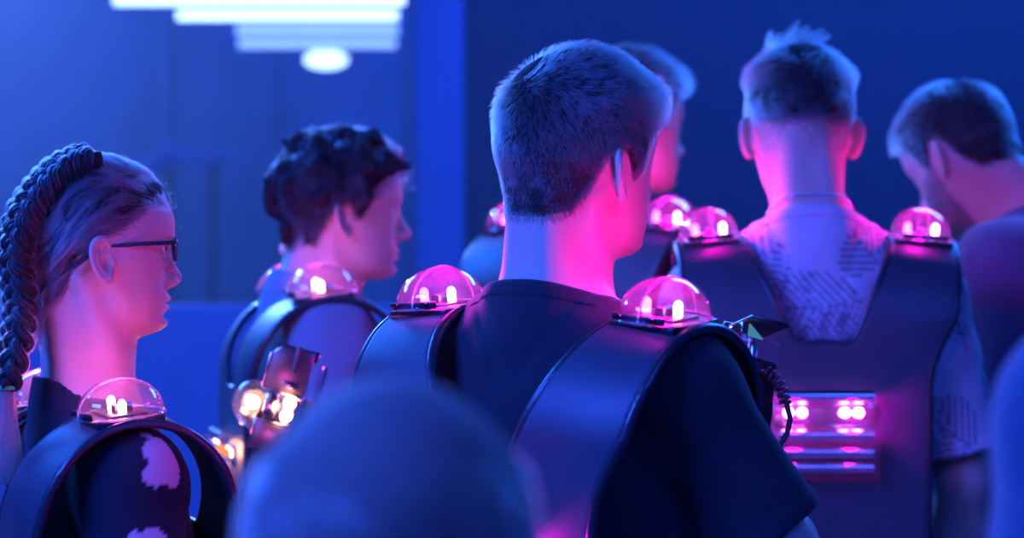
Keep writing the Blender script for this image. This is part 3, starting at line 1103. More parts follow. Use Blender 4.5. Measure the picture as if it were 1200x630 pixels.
def make_vest(ref):
    root = empty('laser_tag_vest')
    V, Q = surface(vest_shell, uaxes((-.23, -.16, .90), (.23, .16, 1.47), .0042), 2)
    link('vest_shell', mesh_np('vest_shell', V, Q), M['vest'], root)
    V, Q = surface(vest_piping, uaxes((-.23, -.16, .90), (.23, .16, 1.47), .0042), 2)
    link('edge_piping', mesh_np('edge_piping', V, Q), M['piping'], root)
    for sx in (1, -1): make_dome(root, sx, M['led_pink'])
    make_backbox(root, M['led_magenta'])
    fb = make_backbox(root, M['led_magenta'])
    fb.location = (0, .1400 - .014, ZT - .200); fb.rotation_euler = (0, 0, PI)
    for sx in (1, -1):
        s = MB()
        for z in (1.02,):
            s.prism([(-.13, z), (.12, z), (.12, z + .04), (-.13, z + .04)], 'x', .150 * sx - .004, .150 * sx + .004, .001)
        s.build('side_strap', M['vest'], root)
    return root


# ------------------------------------------------------------------ hand-held phaser
def make_phaser(led):
    """held upright: barrel along +z, grip below; local front -y shows the lights"""
    r = empty('laser_phaser')
    s = MB(); s.prism([(-.030, -.120), (.026, -.120), (.032, -.02), (.030, .055), (-.022, .055), (-.032, -.01)], 'x', -.026, .026, .004)
    s.build('casing', M['black_plastic'], r)
    s = MB(); s.prism([(-.022, -.210), (.016, -.215), (.020, -.115), (-.024, -.115)], 'x', -.018, .018, .006); s.build('grip', M['black_plastic'], r)
    s = MB(); s.box((-.030, -.040, .048), (.030, .028, .100), .002); s.build('clear_head', M['clear_box'], r)
    # metallic cover plates above and below the lights
    s = MB(); s.prism([(-.030, .056), (-.030, .100), (-.018, .112), (.024, .112), (.024, .056)], 'y', -.048, -.042, .001)
    s.prism([(-.048, .100), (-.042, .100), (-.028, .112), (-.034, .115)], 'x', -.028, .028, .001); s.build('upper_cover_plate', M['gun_plate'], r)
    s = MB(); s.box((-.028, -.047, -.020), (.018, -.041, .016), .002); s.build('lower_cover_plate', M['gun_plate'], r)
    s = MB()
    s.box((-.0315, -.0495, .055), (-.0285, -.040, .101), .001); s.box((-.030, -.0495, .0535), (.024, -.040, .0565), .001)
    s.box((-.0295, -.0485, -.021), (-.0270, -.040, .017), .001); s.box((-.028, -.0485, .0145), (.018, -.040, .0170), .001)
    s.build('chrome_trim', M['chrome'], r)
    s = MB(); s.cyl((.004, -.051, .082), (.004, -.051, .116), .0032, n=12); s.box((-.006, -.052, .062), (.014, -.047, .070), .001); s.build('chrome_pin', M['chrome'], r)
    s = MB(); s.box((-.024, -.046, .020), (-.006, -.028, .052), .004); s.build('chrome_block', M['chrome'], r)
    s = MB(); s.box((-.006, -.040, .018), (.022, -.030, .054), .002); s.build('lamp_plate', M['chrome'], r)
    for z in (.0275, .0445):
        s = MB(); s.ball((.008, -.044, z), (.0078, .006, .0078), 10); s.build('led', led, r)
    s = MB(); s.cyl((-.010, -.020, .05), (-.010, -.020, .095), .008, n=16); s.build('lens_tube', M['chrome'], r)
    s = MB(); s.box((-.010, -.060, -.118), (.010, -.030, -.108), .003)
    s.tube([(0, -.030, -.120), (0, -.050, -.130), (0, -.052, -.150), (0, -.030, -.165)], .003, 8); s.build('trigger_guard', M['black_plastic'], r)
    return r


def coil(parent, pts, rc=.0075, rt=.0022, turns=14, name='coiled_cable'):
    P = [Vector(p) for p in pts]
    # sample a Catmull-Rom path
    def cr(t):
        n = len(P) - 1; i = min(int(t * n), n - 1); f = t * n - i
        a, b, c, d = P[max(i - 1, 0)], P[i], P[i + 1], P[min(i + 2, n)]
        return 0.5 * ((2 * b) + (c - a) * f + (2 * a - 5 * b + 4 * c - d) * f * f + (3 * b - a - 3 * c + d) * f ** 3)
    n = turns * 14; out = []
    for k in range(n + 1):
        t = k / n; p = cr(t); tg = (cr(min(t + .01, 1)) - cr(max(t - .01, 0))).normalized()
        u = tg.cross(Vector((.1, .2, 1))).normalized(); w = tg.cross(u)
        a = 2 * PI * turns * t
        out.append(p + (u * math.cos(a) + w * math.sin(a)) * rc)
    return MB().tube(out, rt, 6).build(name, M['cable'], parent, ang=80)


def make_braid(parent, p, path, rad, mat_hair, mat_core, nh=260, turns=6, name='braid', seed=3, flat=.6):
    """three-strand plait along path (body-frame points)"""
    P = [Vector(q) for q in path]
    def cr(t):
        n = len(P) - 1; i = min(int(t * n), n - 1); f = t * n - i
        a, b, c, d = P[max(i - 1, 0)], P[i], P[i + 1], P[min(i + 2, n)]
        return 0.5 * ((2 * b) + (c - a) * f + (2 * a - 5 * b + 4 * c - d) * f * f + (3 * b - a - 3 * c + d) * f ** 3)
    K = turns * 14
    rs = np.random.default_rng(seed)
    ctr = []; fr = []
    for k in range(K + 1):
        t = k / K; c = cr(t); tg = (cr(min(t + .01, 1)) - cr(max(t - .01, 0))).normalized()
        out = (c - Vector(tuple(p.C))); out = (out - tg * out.dot(tg)).normalized()
        side = tg.cross(out)
        ctr.append(c); fr.append((side, out, tg))
    strands = []
    core = MB()
    taper = lambda t: (1 - .35 * t)
    for j in range(3):
        path_j = []
        for k in range(K + 1):
            t = k / K; a = 2 * PI * turns * t / 2 * 1.0 + j * 2 * PI / 3
            r = rad * taper(t)
            path_j.append(ctr[k] + fr[k][0] * (r * 1.05 * math.sin(a)) + fr[k][1] * (r * flat * math.sin(2 * a)))
        core.tube(path_j, [rad * .56 * taper(k / K) for k in range(K + 1)], 12)
        pj = np.array([tuple(q) for q in path_j], F32)
        tg = np.gradient(pj, axis=0); tg /= np.linalg.norm(tg, axis=1)[:, None]
        sd = np.array([tuple(f[0]) for f in fr], F32); u = sd - tg * np.sum(sd * tg, 1)[:, None]; u /= np.linalg.norm(u, axis=1)[:, None]
        w = np.cross(tg, u)
        L = 12
        for h in range(nh):
            k0 = rs.integers(0, K - L * 1); ks = np.arange(k0, k0 + L + 1)
            ph = rs.uniform(0, 2 * PI); rr = rad * (.56 + rs.uniform(0, .10)) * taper(k0 / K)
            tw = ph + np.linspace(0, rs.uniform(-.5, .5), L + 1)
            rrk = rr * (1 + .10 * rs.normal()) + np.linspace(0, max(0, rs.normal() * .003), L + 1) * (rs.random() < .12)
            strands.append(pj[ks] + u[ks] * (np.cos(tw) * rrk)[:, None] + w[ks] * (np.sin(tw) * rrk)[:, None])
    o = core.build(name, mat_core, parent)
    curves_obj(name + '_strands', np.array(strands, F32), .00026, mat_hair, o)
    return o, ctr
# ------------------------------------------------------------------ hair styles
def blend(a, b, t):
    return a * (1 - t) + b * t


def hair_short(p, parent, hm, cm, n, seed, whorl=(-.012, -.062, .100), top=.026, fade=-.058, line=HL_SHORT, h=.004, spike=.0, rad=.00022, capk=.62, front=.0, side_t=.0065, z0=.04):
    """cropped sides, longer top swept forward from a crown whorl"""
    def lift(Q):
        z = Q[2]
        k = np.clip((z - fade) / (.085 - fade), 0, 1)
        side = np.clip((z - z0) / (.10 - z0), 0, 1)
        return .0025 + side_t * k + (top - .0025 - side_t) * side * side * (3 - 2 * side) * np.clip((Q[1] + .15) / .13, .35, 1.0) + front * side * np.clip((Q[1] - .02) / .06, 0, 1)
    cap_ = hair_cap(p, parent, cm, lambda Q: lift(Q) * capk + .001, line, h, lumps=(.0016, 60))
    q, zl = roots_on_scalp(p, n, line, seed=seed)
    w = V3(whorl)

    def field(q, s, g):
        v = q - w
        v /= np.linalg.norm(v, axis=1)[:, None] + 1e-6
        side = np.clip((q[:, 2] - .03) / .06, 0, 1)[:, None]
        fwd = np.tile(V3((.12, 1, .1)), (len(q), 1)); dn = np.tile(V3((0, -.1, -1)), (len(q), 1))
        v = v + fwd * side * .45 + dn * (1 - side) * .9 + fwd * (1 - side) * .25
        sw = np.cross(g, v)
        near = np.exp(-(np.linalg.norm(q - w, axis=1) / .03) ** 2)[:, None]
        v = v + sw * near * .9
        nn = np.stack([noise(q[:, 0], q[:, 1], q[:, 2], 55, 11 + k) for k in range(3)], 1)
        return v + nn * .35 + g * (side * (.55 + spike) + .12 + near * .8)
    Q = (q[:, 0], q[:, 1], q[:, 2])
    rs = np.random.default_rng(seed + 1)
    lf = lift(Q) * rs.uniform(.75, 1.28, len(q))
    ff = np.clip((q[:, 2] - zl) / .012, .25, 1)
    lf = lf * ff
    pts = grow(p, q, field, lf * 1.25 + .007, 0.0, lf, K=6, seed=seed, wob=.10)
    pts = clumped(pts, max(300, n // 22), .10 + .22 * np.clip((q[:, 2] - .03) / .06, 0, 1)[:, None, None], seed, .8)
    curves_obj('hair_strands', to_body(p, pts), rad, hm, cap_)
    return cap_


def flyaways(p, parent, cap_, hm, line, n, L, seed=9, h=.03):
    q, zl = roots_on_scalp(p, n, line, seed=seed)
    rs = np.random.default_rng(seed)
    def field(q, s, g):
        return np.tile(V3((0, -.6, -.1)), (len(q), 1)) + g * .7 + rs.normal(size=q.shape) * .5
    pts = grow(p, q, field, rs.uniform(.6, 1.2, len(q)).astype(F32) * L, 0.0, (rs.uniform(.3, 1, len(q)) * h).astype(F32), K=8, seed=seed, wob=.3)
    curves_obj('loose_hair', to_body(p, pts), .00014, hm, cap_)


def hair_curly(p, parent, hm, cm, n, seed, line=HL_SHORT):
    cap_ = hair_cap(p, parent, cm, lambda Q: .010 + .014 * np.clip((Q[2] + .02) / .08, 0, 1), line, .004, lumps=(.020, 40))
    q, zl = roots_on_scalp(p, n, line, seed=seed)
    def field(q, s, g):
        v = np.stack([noise(q[:, 0], q[:, 1], q[:, 2], 30, 11 + k) for k in range(3)], 1) * 2
        return v + g * .9 + np.tile(V3((0, .1, -.15)), (len(q), 1))
    k = np.clip((q[:, 2] + .03) / .08, .25, 1)
    rs = np.random.default_rng(seed)
    pts = grow(p, q, field, (k * .04).astype(F32), 0.004, (k * rs.uniform(.010, .030, len(q))).astype(F32), K=14, seed=seed, wob=.05, curl=(.0065, 2.0))
    curves_obj('hair_strands', to_body(p, pts), .0004, hm, cap_)
    return cap_


def hair_pulled_back(p, parent, hm, cm, n, seed, line=HL_LONG, down=.25):
    cap_ = hair_cap(p, parent, cm, lambda Q: .004 + .006 * np.clip((Q[2] + .02) / .06, 0, 1), line + .005, .004, lumps=(.002, 60), soft=.02)
    q, zl = roots_on_scalp(p, n, line - .001, seed=seed)
    def field(q, s, g):
        v = np.tile(V3((0, -1, -down)), (len(q), 1))
        v[:, 2] -= np.clip(-(q[:, 1]) / .08, 0, 1) * 1.0
        nn = np.stack([noise(q[:, 0], q[:, 1], q[:, 2], 28, 21 + k) for k in range(3)], 1)
        n2 = np.stack([noise(q[:, 0], q[:, 1], q[:, 2], 80, 31 + k) for k in range(3)], 1)
        return v + nn * .55 + n2 * .25
    rs = np.random.default_rng(seed)
    h1 = (.009 + .006 * np.clip((q[:, 2] + .0) / .08, 0, 1) + rs.normal(size=len(q)) * .003).clip(.002)
    nz = noise(q[:, 0], q[:, 1], q[:, 2], 45, 5)
    h1 = h1 + nz * .004
    pts = grow(p, q, field, rs.uniform(.03, .075, len(q)).astype(F32), 0.0, h1.clip(.002), K=9, seed=seed, wob=.05)
    pts = clumped(pts, 700, .65, seed, .7)
    curves_obj('hair_strands', to_body(p, pts), .00030, hm, cap_)
    return cap_


# ------------------------------------------------------------------ the people
P_CENTRE = Person(head=(.014, .022, 1.612), yaw=-12, pitch=2, roll=-3, neck_r=.050, c7=(0, -.038, 1.430), trap=.018, sh_drop=-.008,
                  arms={1: ((.168, -.005, 1.350), (.262, .085, 1.155), (.110, .265, 1.205)), -1: ((-.168, -.005, 1.350), (-.225, .06, 1.12), (-.09, .26, 1.10))})
P_TALL = Person(c7=(0, -.038, 1.456), head=(-.018, .020, 1.618), yaw=2, pitch=-8, roll=0, neck_r=.052, sh_drop=-.004, trap=.022)
P_GIRL = Person(head=(0, .008, 1.596), yaw=-13, pitch=0, roll=0, neck_r=.046, sh_drop=.05, nose=.86, eout=14,
                arms={1: ((.160, -.005, 1.350), (.225, -.01, 1.08), (.15, .20, 1.04)), -1: ((-.160, -.005, 1.350), (-.245, .10, 1.10), (-.215, .30, 1.16))})
P_CURLY = Person(head=(0, .044, 1.564), yaw=-4, pitch=0, roll=0, neck_r=.052)
P_HIDDEN = Person(head=(.020, .07, 1.615), yaw=-20, pitch=-4, roll=6)
P_MAN = Person(head=(-.03, .150, 1.540), yaw=-6, pitch=-30, roll=0, neck_r=.060, build=1.12, chest=1.1, c7=(0, -.02, 1.44))
P_FRONT = Person(head=(0, .02, 1.60), yaw=0, pitch=-6)
P_EDGE = Person(head=(0, .02, 1.60), yaw=0)


def place(px, d, dy=0):
    v = at(px, 315, d)
    return (v.x, d + dy, 0)


HD = {}
def lamp_point(name, loc, c, w, r=.012):
    l = bpy.data.lights.new(name, 'POINT'); l.color = c; l.energy = w; l.shadow_soft_size = r
    o = bpy.data.objects.new(name, l); COL.objects.link(o); o.location = loc
    return o


VEST = make_vest(None)
VG = 'laser tag vests with lit shoulder domes'
LAMPW = 1.5


def wear(src, loc, rz, S, dz, label, led=None, housing_led=None, lampc=(1, .0, .58), w=1.0, tilt=0, box=True, housec=(1, 0, .8), roll=0, front=False):
    v = src if src is VEST and not HD.get('used') else copy_tree(src)
    HD['used'] = True
    v.location = (loc[0], loc[1], dz); v.rotation_euler = (math.radians(tilt), math.radians(roll), math.radians(rz))
    if roll:
        sh = -1.40 * S * math.sin(math.radians(roll)); v.location.x += sh * math.cos(math.radians(rz)); v.location.y += sh * math.sin(math.radians(rz))
    v.scale = (S, S, S)
    tag(v, label, 'vest', VG)
    if led is not None:
        for d in kids(v):
            if d.name.startswith('dome') or d.name.startswith('sensor_housing'):
                for e in kids(d):
                    if e.name.startswith('led'):
                        e.data = e.data.copy(); e.data.materials.clear(); e.data.materials.append(M[housing_led if housing_led and d.name.startswith('sensor') else led])
    for sx in (1, -1):
        L = lamp_point('dome_lamp', (.160 * sx, -.026, ZT + .034), lampc, LAMPW * w * S * S)
        L.parent = v
    if box:
        for sy in ((-1, 1) if front else (-1,)):
            for lx in (-.042, .042):
                L = lamp_point('housing_lamp', (lx, .176 * sy, ZT - .254), housec, LAMPW * w * .65, .008); L.parent = v
    return v


# centre boy
S = .955; loc = place(654, 2.66); RZ = -38
o = make_person('person', P_CENTRE, loc, RZ, S, 'teenage boy in a black t-shirt seen from behind in the centre, face turned right', 'black_tee',
                dict(sleeve=.80, folds=.0055, seed=2, neck_w=.068), collar=True, hd=.0026, td=.007, tee_h=.0048, curls={1: (35, 50, 35), -1: (25, 30, 20)}, palms={1: (-.6, -.2, .1)})
cap_ = hair_short(P_CENTRE, o, M['hair_brown'], M['cap_brown'], 52000, 3, h=.0034, top=.024, rad=.00025, front=.008, spike=.35)
flyaways(P_CENTRE, o, cap_, M['hair_brown'], np.full(12, .104), 260, .022, h=.036)
wear(VEST, loc, RZ, S, 0, 'black vest on the boy in the centre, its right dome brightest beside his neck', w=1.0, roll=2.0)
OC = o

# tall boy
S = 1.012; loc = place(953, 3.74); RZ = -1
o = make_person('person', P_TALL, loc, RZ, S, 'tall boy seen straight from behind in a pale leaf-print shirt and neck chain', 'leaf_shirt',
                dict(sleeve=.86, folds=.005, seed=5, neck_w=.064, loose=.011, sl_r=.034), tee_h=.0048, pattern=leaf_pattern, tee_name='leaf_print_shirt', collar=True)
capt = hair_short(P_TALL, o, M['hair_brown'], M['cap_brown'], 34000, 13, whorl=(.0, -.055, .105), top=.028, line=np.array([6.2, 5.6, 4.6, 3.0, .6, .8, 2.4, 2.6, 1.2, .2, -.4, -.4]) / 100, spike=.5, rad=.00026, front=.020, side_t=.003, z0=.055)
qt, zl = roots_on_scalp(P_TALL, 30000, HL_SHORT, seed=71)
qt = qt[(np.linalg.norm(qt - V3((-.018, -.01, .113)), axis=1) < .035)][:900]
pts = grow(P_TALL, qt, lambda q, s, g: g * 1.3 + np.tile(V3((-.15 + .9 * s, .3, .15)), (len(q), 1)), RNG.uniform(.03, .062, len(qt)).astype(F32), 0.0, RNG.uniform(.03, .058, len(qt)).astype(F32), K=6, wob=.06)
pts = clumped(pts, 30, .8, 4)
curves_obj('hair_tuft', to_body(P_TALL, pts), .00026, M['hair_brown'], capt)
q, zl = roots_on_scalp(P_TALL, 26000, HL_SHORT - .004, seed=77)
rs = np.random.default_rng(78)
kk = np.clip((q[:, 2] + .062) / .065, 0, 1)
sel = (rs.random(len(q)) < kk ** 1.3) & (q[:, 2] < .035)
q = q[sel]; kk = kk[sel]
pts = grow(P_TALL, q, lambda q, s, g: np.tile(V3((0, -.1, -1)), (len(q), 1)) + g * .5, (.003 + .004 * kk).astype(F32), 0.0, (.001 + .0025 * kk).astype(F32), K=3, wob=.1)
curves_obj('nape_stubble', to_body(P_TALL, pts), .00016, M['hair_brown'], capt)
wear(VEST, loc, RZ, S, .012, 'black vest on the leaf-print shirt, back lights glowing magenta', w=1.0)
ch = MB(); ring = []
for k in range(104):
    a = 2 * PI * k / 104
    dx, dy = math.sin(a), -math.cos(a)
    zc = 1.516 - .052 * (1 - math.cos(a)) / 2 - .008 * max(0, -math.cos(a))
    rr = np.linspace(.03, .13, 220).astype(F32)
    cy = P_TALL.c7[1] + .034
    vv = P_TALL.body((dx * rr, cy + dy * rr, np.full(220, zc, F32)))
    r0 = rr[np.argmax(vv > 0)] if (vv > 0).any() else .07
    ring.append(Vector((dx * (r0 + .0022), cy + dy * (r0 + .0022), zc)))
for k, q in enumerate(ring):
    ch.ball(q, .0021, 5)
ch = ch.build('chain_necklace', M['silver'], None, loc=loc); ch.scale = (S,) * 3; ch.rotation_euler.z = math.radians(RZ)
tag(ch, 'fine silver bead chain round the neck of the boy in leaf print', 'necklace')
OT = o

# girl
S = .905; locg = place(112, 2.92); RZG = -62
o = make_person('person', P_GIRL, locg, RZG, S, 'girl with braided hair and glasses in profile at the left edge', 'bleached_tee',
                dict(sleeve=.86, folds=.004, seed=8, neck_w=.088, nplane=-.016), hd=.0021, td=.007, tee_h=.0048, pattern=bleach_pattern,
                curls={-1: (45, 55, 40), 1: (30, 30, 20)}, palms={-1: (.8, .2, .2)})
cap_ = hair_pulled_back(P_GIRL, o, M['hair_fair'], M['cap_fair'], 44000, 23)
flyaways(P_GIRL, o, cap_, M['hair_fair'], HL_LONG, 1500, .07, h=.020)
for sx, tn in ((1, 12), (-1, 12)):
    hp = [from_head(q, P_GIRL.C, P_GIRL.R) for q in [(.026 * sx, -.020, .116), (.040 * sx, -.050, .104), (.052 * sx, -.080, .076), (.056 * sx, -.104, .036), (.054 * sx, -.114, -.012),
                                                  (.056 * sx, -.108, -.065), (.066 * sx, -.112, -.120), (.080 * sx, -.128, -.180)]]
    br, ctr = make_braid(o, P_GIRL, hp, .0195, M['hair_fair'], M['cap_fair'], nh=420, turns=tn, seed=40 + sx)
    end = ctr[-1]; tg = (ctr[-1] - ctr[-3]).normalized()
    t = MB().tube([end + Vector((math.cos(a) * .0105, math.sin(a) * .0105, 0)) for a in np.linspace(0, 2 * PI, 20, endpoint=False)], .0032, 8, closed=True).build('hair_tie', M['tie'], o)
    tail = []
    rs = np.random.default_rng(60 + sx)
    for k in range(500):
        a = rs.uniform(0, 2 * PI); r = rs.uniform(.2, 1) * .009
        s0 = np.array(end) + np.array([math.cos(a) * r, math.sin(a) * r, 0])
        dirv = np.array([math.cos(a) * .25 + rs.normal() * .1, math.sin(a) * .25 + rs.normal() * .1 - .2, -1.0])
        tail.append([s0 + dirv * .012 * j + np.array([0, 0, -.0008 * j * j]) for j in range(8)])
    curves_obj('braid_end', np.array(tail, F32), .00026, M['hair_fair'], o)
wear(VEST, locg, RZG, S, -.055 * S, 'black vest on the braided girl, amber dome glowing at her shoulder', led='led_amber', lampc=(1, .08, .50), w=.50, front=True)
OG = o
# spectacles
gc = P_GIRL
sp = empty('spectacles', locg, (0, 0, math.radians(RZG)), S)
tag(sp, 'dark rectangular spectacles worn by the braided girl', 'glasses')
def hp_(q): return from_head(q, gc.C, gc.R)
for sx in (1, -1):
    cx, w_, h_ = .033 * sx, .024, .0155
    rim = []
    for a in np.linspace(0, 2 * PI, 36, endpoint=False):
        ex = .55
        X = cx + w_ * math.copysign(abs(math.cos(a)) ** ex, math.cos(a)); Z = -.003 + h_ * math.copysign(abs(math.sin(a)) ** ex, math.sin(a)) * (1 - .12 * (math.sin(a) < 0))
        Y = .0985 - .10 * (abs(X) / .06) ** 2 * .10
        rim.append(hp_((X, Y, Z)))
    MB().tube(rim, .0024, 8, closed=True).build('rim', M['specs'], sp)
    lm = bmesh.new(); vs = [lm.verts.new(Vector(v)) for v in rim]; lm.faces.new(vs)
    me = bpy.data.meshes.new('lens'); lm.to_mesh(me); lm.free(); lo = link('lens', me, M['lens'], sp)
    md = lo.modifiers.new('th', 'SOLIDIFY'); md.thickness = .0012
    tb = MB().tube([hp_(q) for q in [(.0575 * sx, .092, .007), (.063 * sx, .088, .008), (.0745 * sx, .045, .006), (.0785 * sx, .004, .003), (.0795 * sx, -.012, -.001), (.0785 * sx, -.030, -.014), (.076 * sx, -.048, -.028)]],
                    [.0034, .0032, .0028, .0026, .0030, .0038, .0036], 8)
    tb.build('temple', M['specs'], sp)
MB().tube([hp_(q) for q in [(-.010, .0985, .002), (-.005, .101, .004), (.005, .101, .004), (.010, .0985, .002)]], .0016, 8).build('bridge', M['specs'], sp)

# curly boy
S = .968; loc = place(372, 3.86); RZ = -76
o = make_person('person', P_CURLY, loc, RZ, S, 'curly-haired boy in a grey t-shirt in profile behind the girl', 'grey_tee',
                dict(sleeve=.80, folds=.010, seed=12, loose=.018, sl_r=.03), hd=.0036, td=.010, tee_h=.006)
hair_curly(P_CURLY, o, M['hair_black'], M['cap_brown'], 9000, 33)
wear(VEST, loc, RZ, S, -.01, 'black vest on the curly-haired boy in grey', led='led_amber', lampc=(1, .05, .50), w=.32, housing_led='led_dim', housec=(1, .4, .2))

# half-hidden boy behind the centre boy
S = 1.04; loc = place(700, 4.30); RZ = -38
o = make_person('person', P_HIDDEN, loc, RZ, S, 'boy half hidden behind the head of the central boy', 'black_tee', dict(), hd=.004, td=.010, tee_h=.007)
hair_short(P_HIDDEN, o, M['hair_brown'], M['cap_brown'], 14000, 43, rad=.0003, top=.03, spike=.3)
wear(VEST, loc, RZ, S, 0, 'black vest mostly hidden behind the central boy, both domes showing beside his neck', w=.8)

# bearded man
S = 1.05; loc = place(1232, 4.15); RZ = 50
o = make_person('person', P_MAN, loc, RZ, S, 'bearded man in a dark blue hooded top bending his head at the right edge', 'hoodie',
                dict(long=True, loose=.022, folds=.006, seed=15, neck_w=.088), hd=.0036, td=.010, tee_h=.007, tee_name='hooded_top')
hair_short(P_MAN, o, M['hair_brown'], M['cap_brown'], 20000, 53, rad=.0003, top=.022, whorl=(0, -.06, .1))
V0, Q0 = surface(lambda Q: smin(scalp_neck(P_MAN, Q), face_loft(Q), .01), uaxes((-.085, -.01, -.14), (.085, .12, .02), .0028), 1)
rs = np.random.default_rng(91)
pk = V0[rs.integers(0, len(V0), 26000)] + rs.normal(size=(26000, 3)) * .0012
bx, by, bz = pk.T
topl = -.060 + .045 * np.clip((np.abs(bx) - .040) / .03, 0, 1) + rs.normal(size=len(bx)) * .003
lips = (np.abs(bx) < .022) & (np.abs(bz + .0725) < .007)
ok = (bz < topl) & (by > .012 + rs.normal(size=len(bx)) * .003) & (bz > -.125) & ~lips
pk = pk[ok].astype(F32)
pts = grow(P_MAN, pk, lambda q, s, g: np.tile(V3((0, .15, -1)), (len(q), 1)) + g * .5, rs.uniform(.005, .010, len(pk)).astype(F32), 0.0, .0035, K=4, wob=.2)
curves_obj('beard', to_body(P_MAN, pts), .00022, M['hair_brown'], o)
OM = o

# person in the foreground: back of a head only
S = .77; loc = place(462, 1.2); RZ = 12
o = make_person('person', P_FRONT, loc, RZ, S, 'blurred smooth-haired head rising from the bottom edge in the foreground', 'black_tee', dict(), hd=.005, td=.012, tee_h=.009)
o.location.z = 1.420 - .054 - (1.60 + .0915 + .022 + .014) * S
FO = o
cap_ = hair_cap(P_FRONT, o, M['cap_light'], lambda Q: .014 + Q[0] * 0, HL_LONG, .005, soft=.02)
q, zl = roots_on_scalp(P_FRONT, 16000, HL_LONG, seed=5)
def fld(q, s, g):
    v = q - V3((0, -.03, .115)); v[:, 2] -= .06
    return v / (np.linalg.norm(v, axis=1)[:, None] + 1e-6)
pts = grow(P_FRONT, q, fld, np.full(len(q), .09, F32), .002, np.full(len(q), .016, F32) + RNG.normal(size=len(q)).astype(F32) * .001, K=8)
pts = clumped(pts, 500, .5, 3)
curves_obj('hair_strands', to_body(P_FRONT, pts), .0004, M['hair_light'], cap_)

# person at the right edge, closest to the camera
S = .98; loc = place(1592, 1.55)
o = make_person('person', P_EDGE, loc, 8, S, 'blurred dark blue shoulder of someone close at the lower right corner', 'hoodie', dict(long=True, loose=.02), hd=.006, td=.012, tee_h=.009, tee_name='sweatshirt')
hair_short(P_EDGE, o, M['hair_brown'], M['cap_brown'], 5000, 63, h=.006, rad=.0004)

# ------------------------------------------------------------------ phasers
ph = make_phaser(M['led_amber'])
a = at(330, 512, 3.22); ph.location = (a.x, a.y, a.z); ph.rotation_euler = (math.radians(-6), math.radians(14), math.radians(-8)); ph.scale = (1.05,) * 3
tag(ph, 'phaser with metal plates and two amber lights held up in front of the girl', 'laser gun', 'laser guns held by players')
# amber sensor dome on its left side
dm = dome_shell_bm(); dm = dm.build('sensor_dome', M['clear'], ph)
dm.matrix_local = Matrix.Translation((-.034, .01, .030)) @ Matrix.Rotation(math.radians(-78), 4, 'Y') @ Matrix.Diagonal((.72, .5, .95, 1))
md = dm.modifiers.new('wall', 'SOLIDIFY'); md.thickness = .0016; md.offset = -1
MB().ball((0, 0, .018), (.012, .020, .010), 10).build('led', M['led_amber'], dm)
MB().box((-.047, -.05, -.006), (.047, .05, 0), .003).build('base_plate', M['black_plastic'], dm)
coil(ph, [(-.005, 0, -.205), (-.03, .01, -.26), (-.02, .02, -.34), (.02, .01, -.40)], turns=12)
L = lamp_point('phaser_lamp', (-.07, -.03, .01), (1, .35, .2), .35); L.parent = ph
L = lamp_point('phaser_lamp', (.0, -.07, .036), (1, .35, .2), .2); L.parent = ph

p2 = make_phaser(M['led_magenta'])
a = at(873, 470, 2.85); p2.location = a; p2.rotation_euler = (math.radians(14), math.radians(-14), math.radians(200)); p2.scale = (.88,) * 3
tag(p2, 'black phaser with a lit blue screen held at the right of the central boy', 'laser gun', 'laser guns held by players')
MB().prism([(.000, .080), (.022, .080), (.022, .097)], 'y', .030, .034, 0).build('screen', M['screen'], p2)
MB().box((-.028, -.02, .100), (.028, .05, .105), .001).build('top_plate', M['dark_metal'], p2)
MB().box((-.024, .027, -.03), (.024, .036, .05), .003).build('rear_cover', M['black_plastic'], p2)
coil(p2, [(-.004, .040, .036), (-.020, .052, .020), (-.034, .054, -.006)], rc=.0065, rt=.0026, turns=7)
MB().tube([(-.034, .054, -.006), (-.042, .054, -.024), (-.041, .052, -.044), (-.034, .05, -.060), (-.018, .045, -.066), (.004, .03, -.062)], .0040, 8).build('cable', M['cable'], p2)

# ------------------------------------------------------------------ room
def wallmat(name, c, rough=.7, sc=3):
    return mat(name, c, rough, spec=.3, var=.25, vscale=sc, bump=(40, .15, .003))
M['wall'] = wallmat('painted_wall', (.050, .075, .14))
M['panel'] = wallmat('dark_panel', (.016, .022, .045))
M['floor'] = mat('dark_floor', (.10, .13, .20), .55, var=.3, vscale=4, bump=(60, .1, .002))
M['pillar'] = wallmat('pillar_paint', (.07, .15, .33))
M['lowwall'] = wallmat('partition_paint', (.05, .11, .30))
M['ceil'] = wallmat('ceiling_paint', (.03, .04, .08))

def slab(name, lo, hi, m, bev=0.0, kind='structure', parent=None):
    o = MB().box(lo, hi, bev).build(name, M[m], parent)
    if kind and parent is None: o['kind'] = kind
    return o
slab('floor', (-4.2, -2.2, -.1), (4.2, 12.6, 0), 'floor')
slab('ceiling', (-4.2, -2.2, 3.3), (4.2, 12.6, 3.4), 'ceil')
slab('wall_back', (-4.2, 12.5, 0), (4.2, 12.6, 3.3), 'wall')
slab('wall_left', (-4.3, -2.2, 0), (-4.2, 12.6, 3.3), 'wall')
slab('wall_right', (4.2, -2.2, 0), (4.3, 12.6, 3.3), 'wall')
slab('wall_front', (-4.2, -2.3, 0), (4.2, -2.2, 3.3), 'wall')
# nearer dark wall on the right with a bright pillar at its end
d = 8.2
slab('wall_partition', (at(543, 0, d).x, d, 0), (4.2, d + .12, 3.3), 'panel')
slab('trim_1', (at(488, 0, d).x, d - .06, 0), (at(544, 0, d).x, d + .18, 3.3), 'pillar', .01)
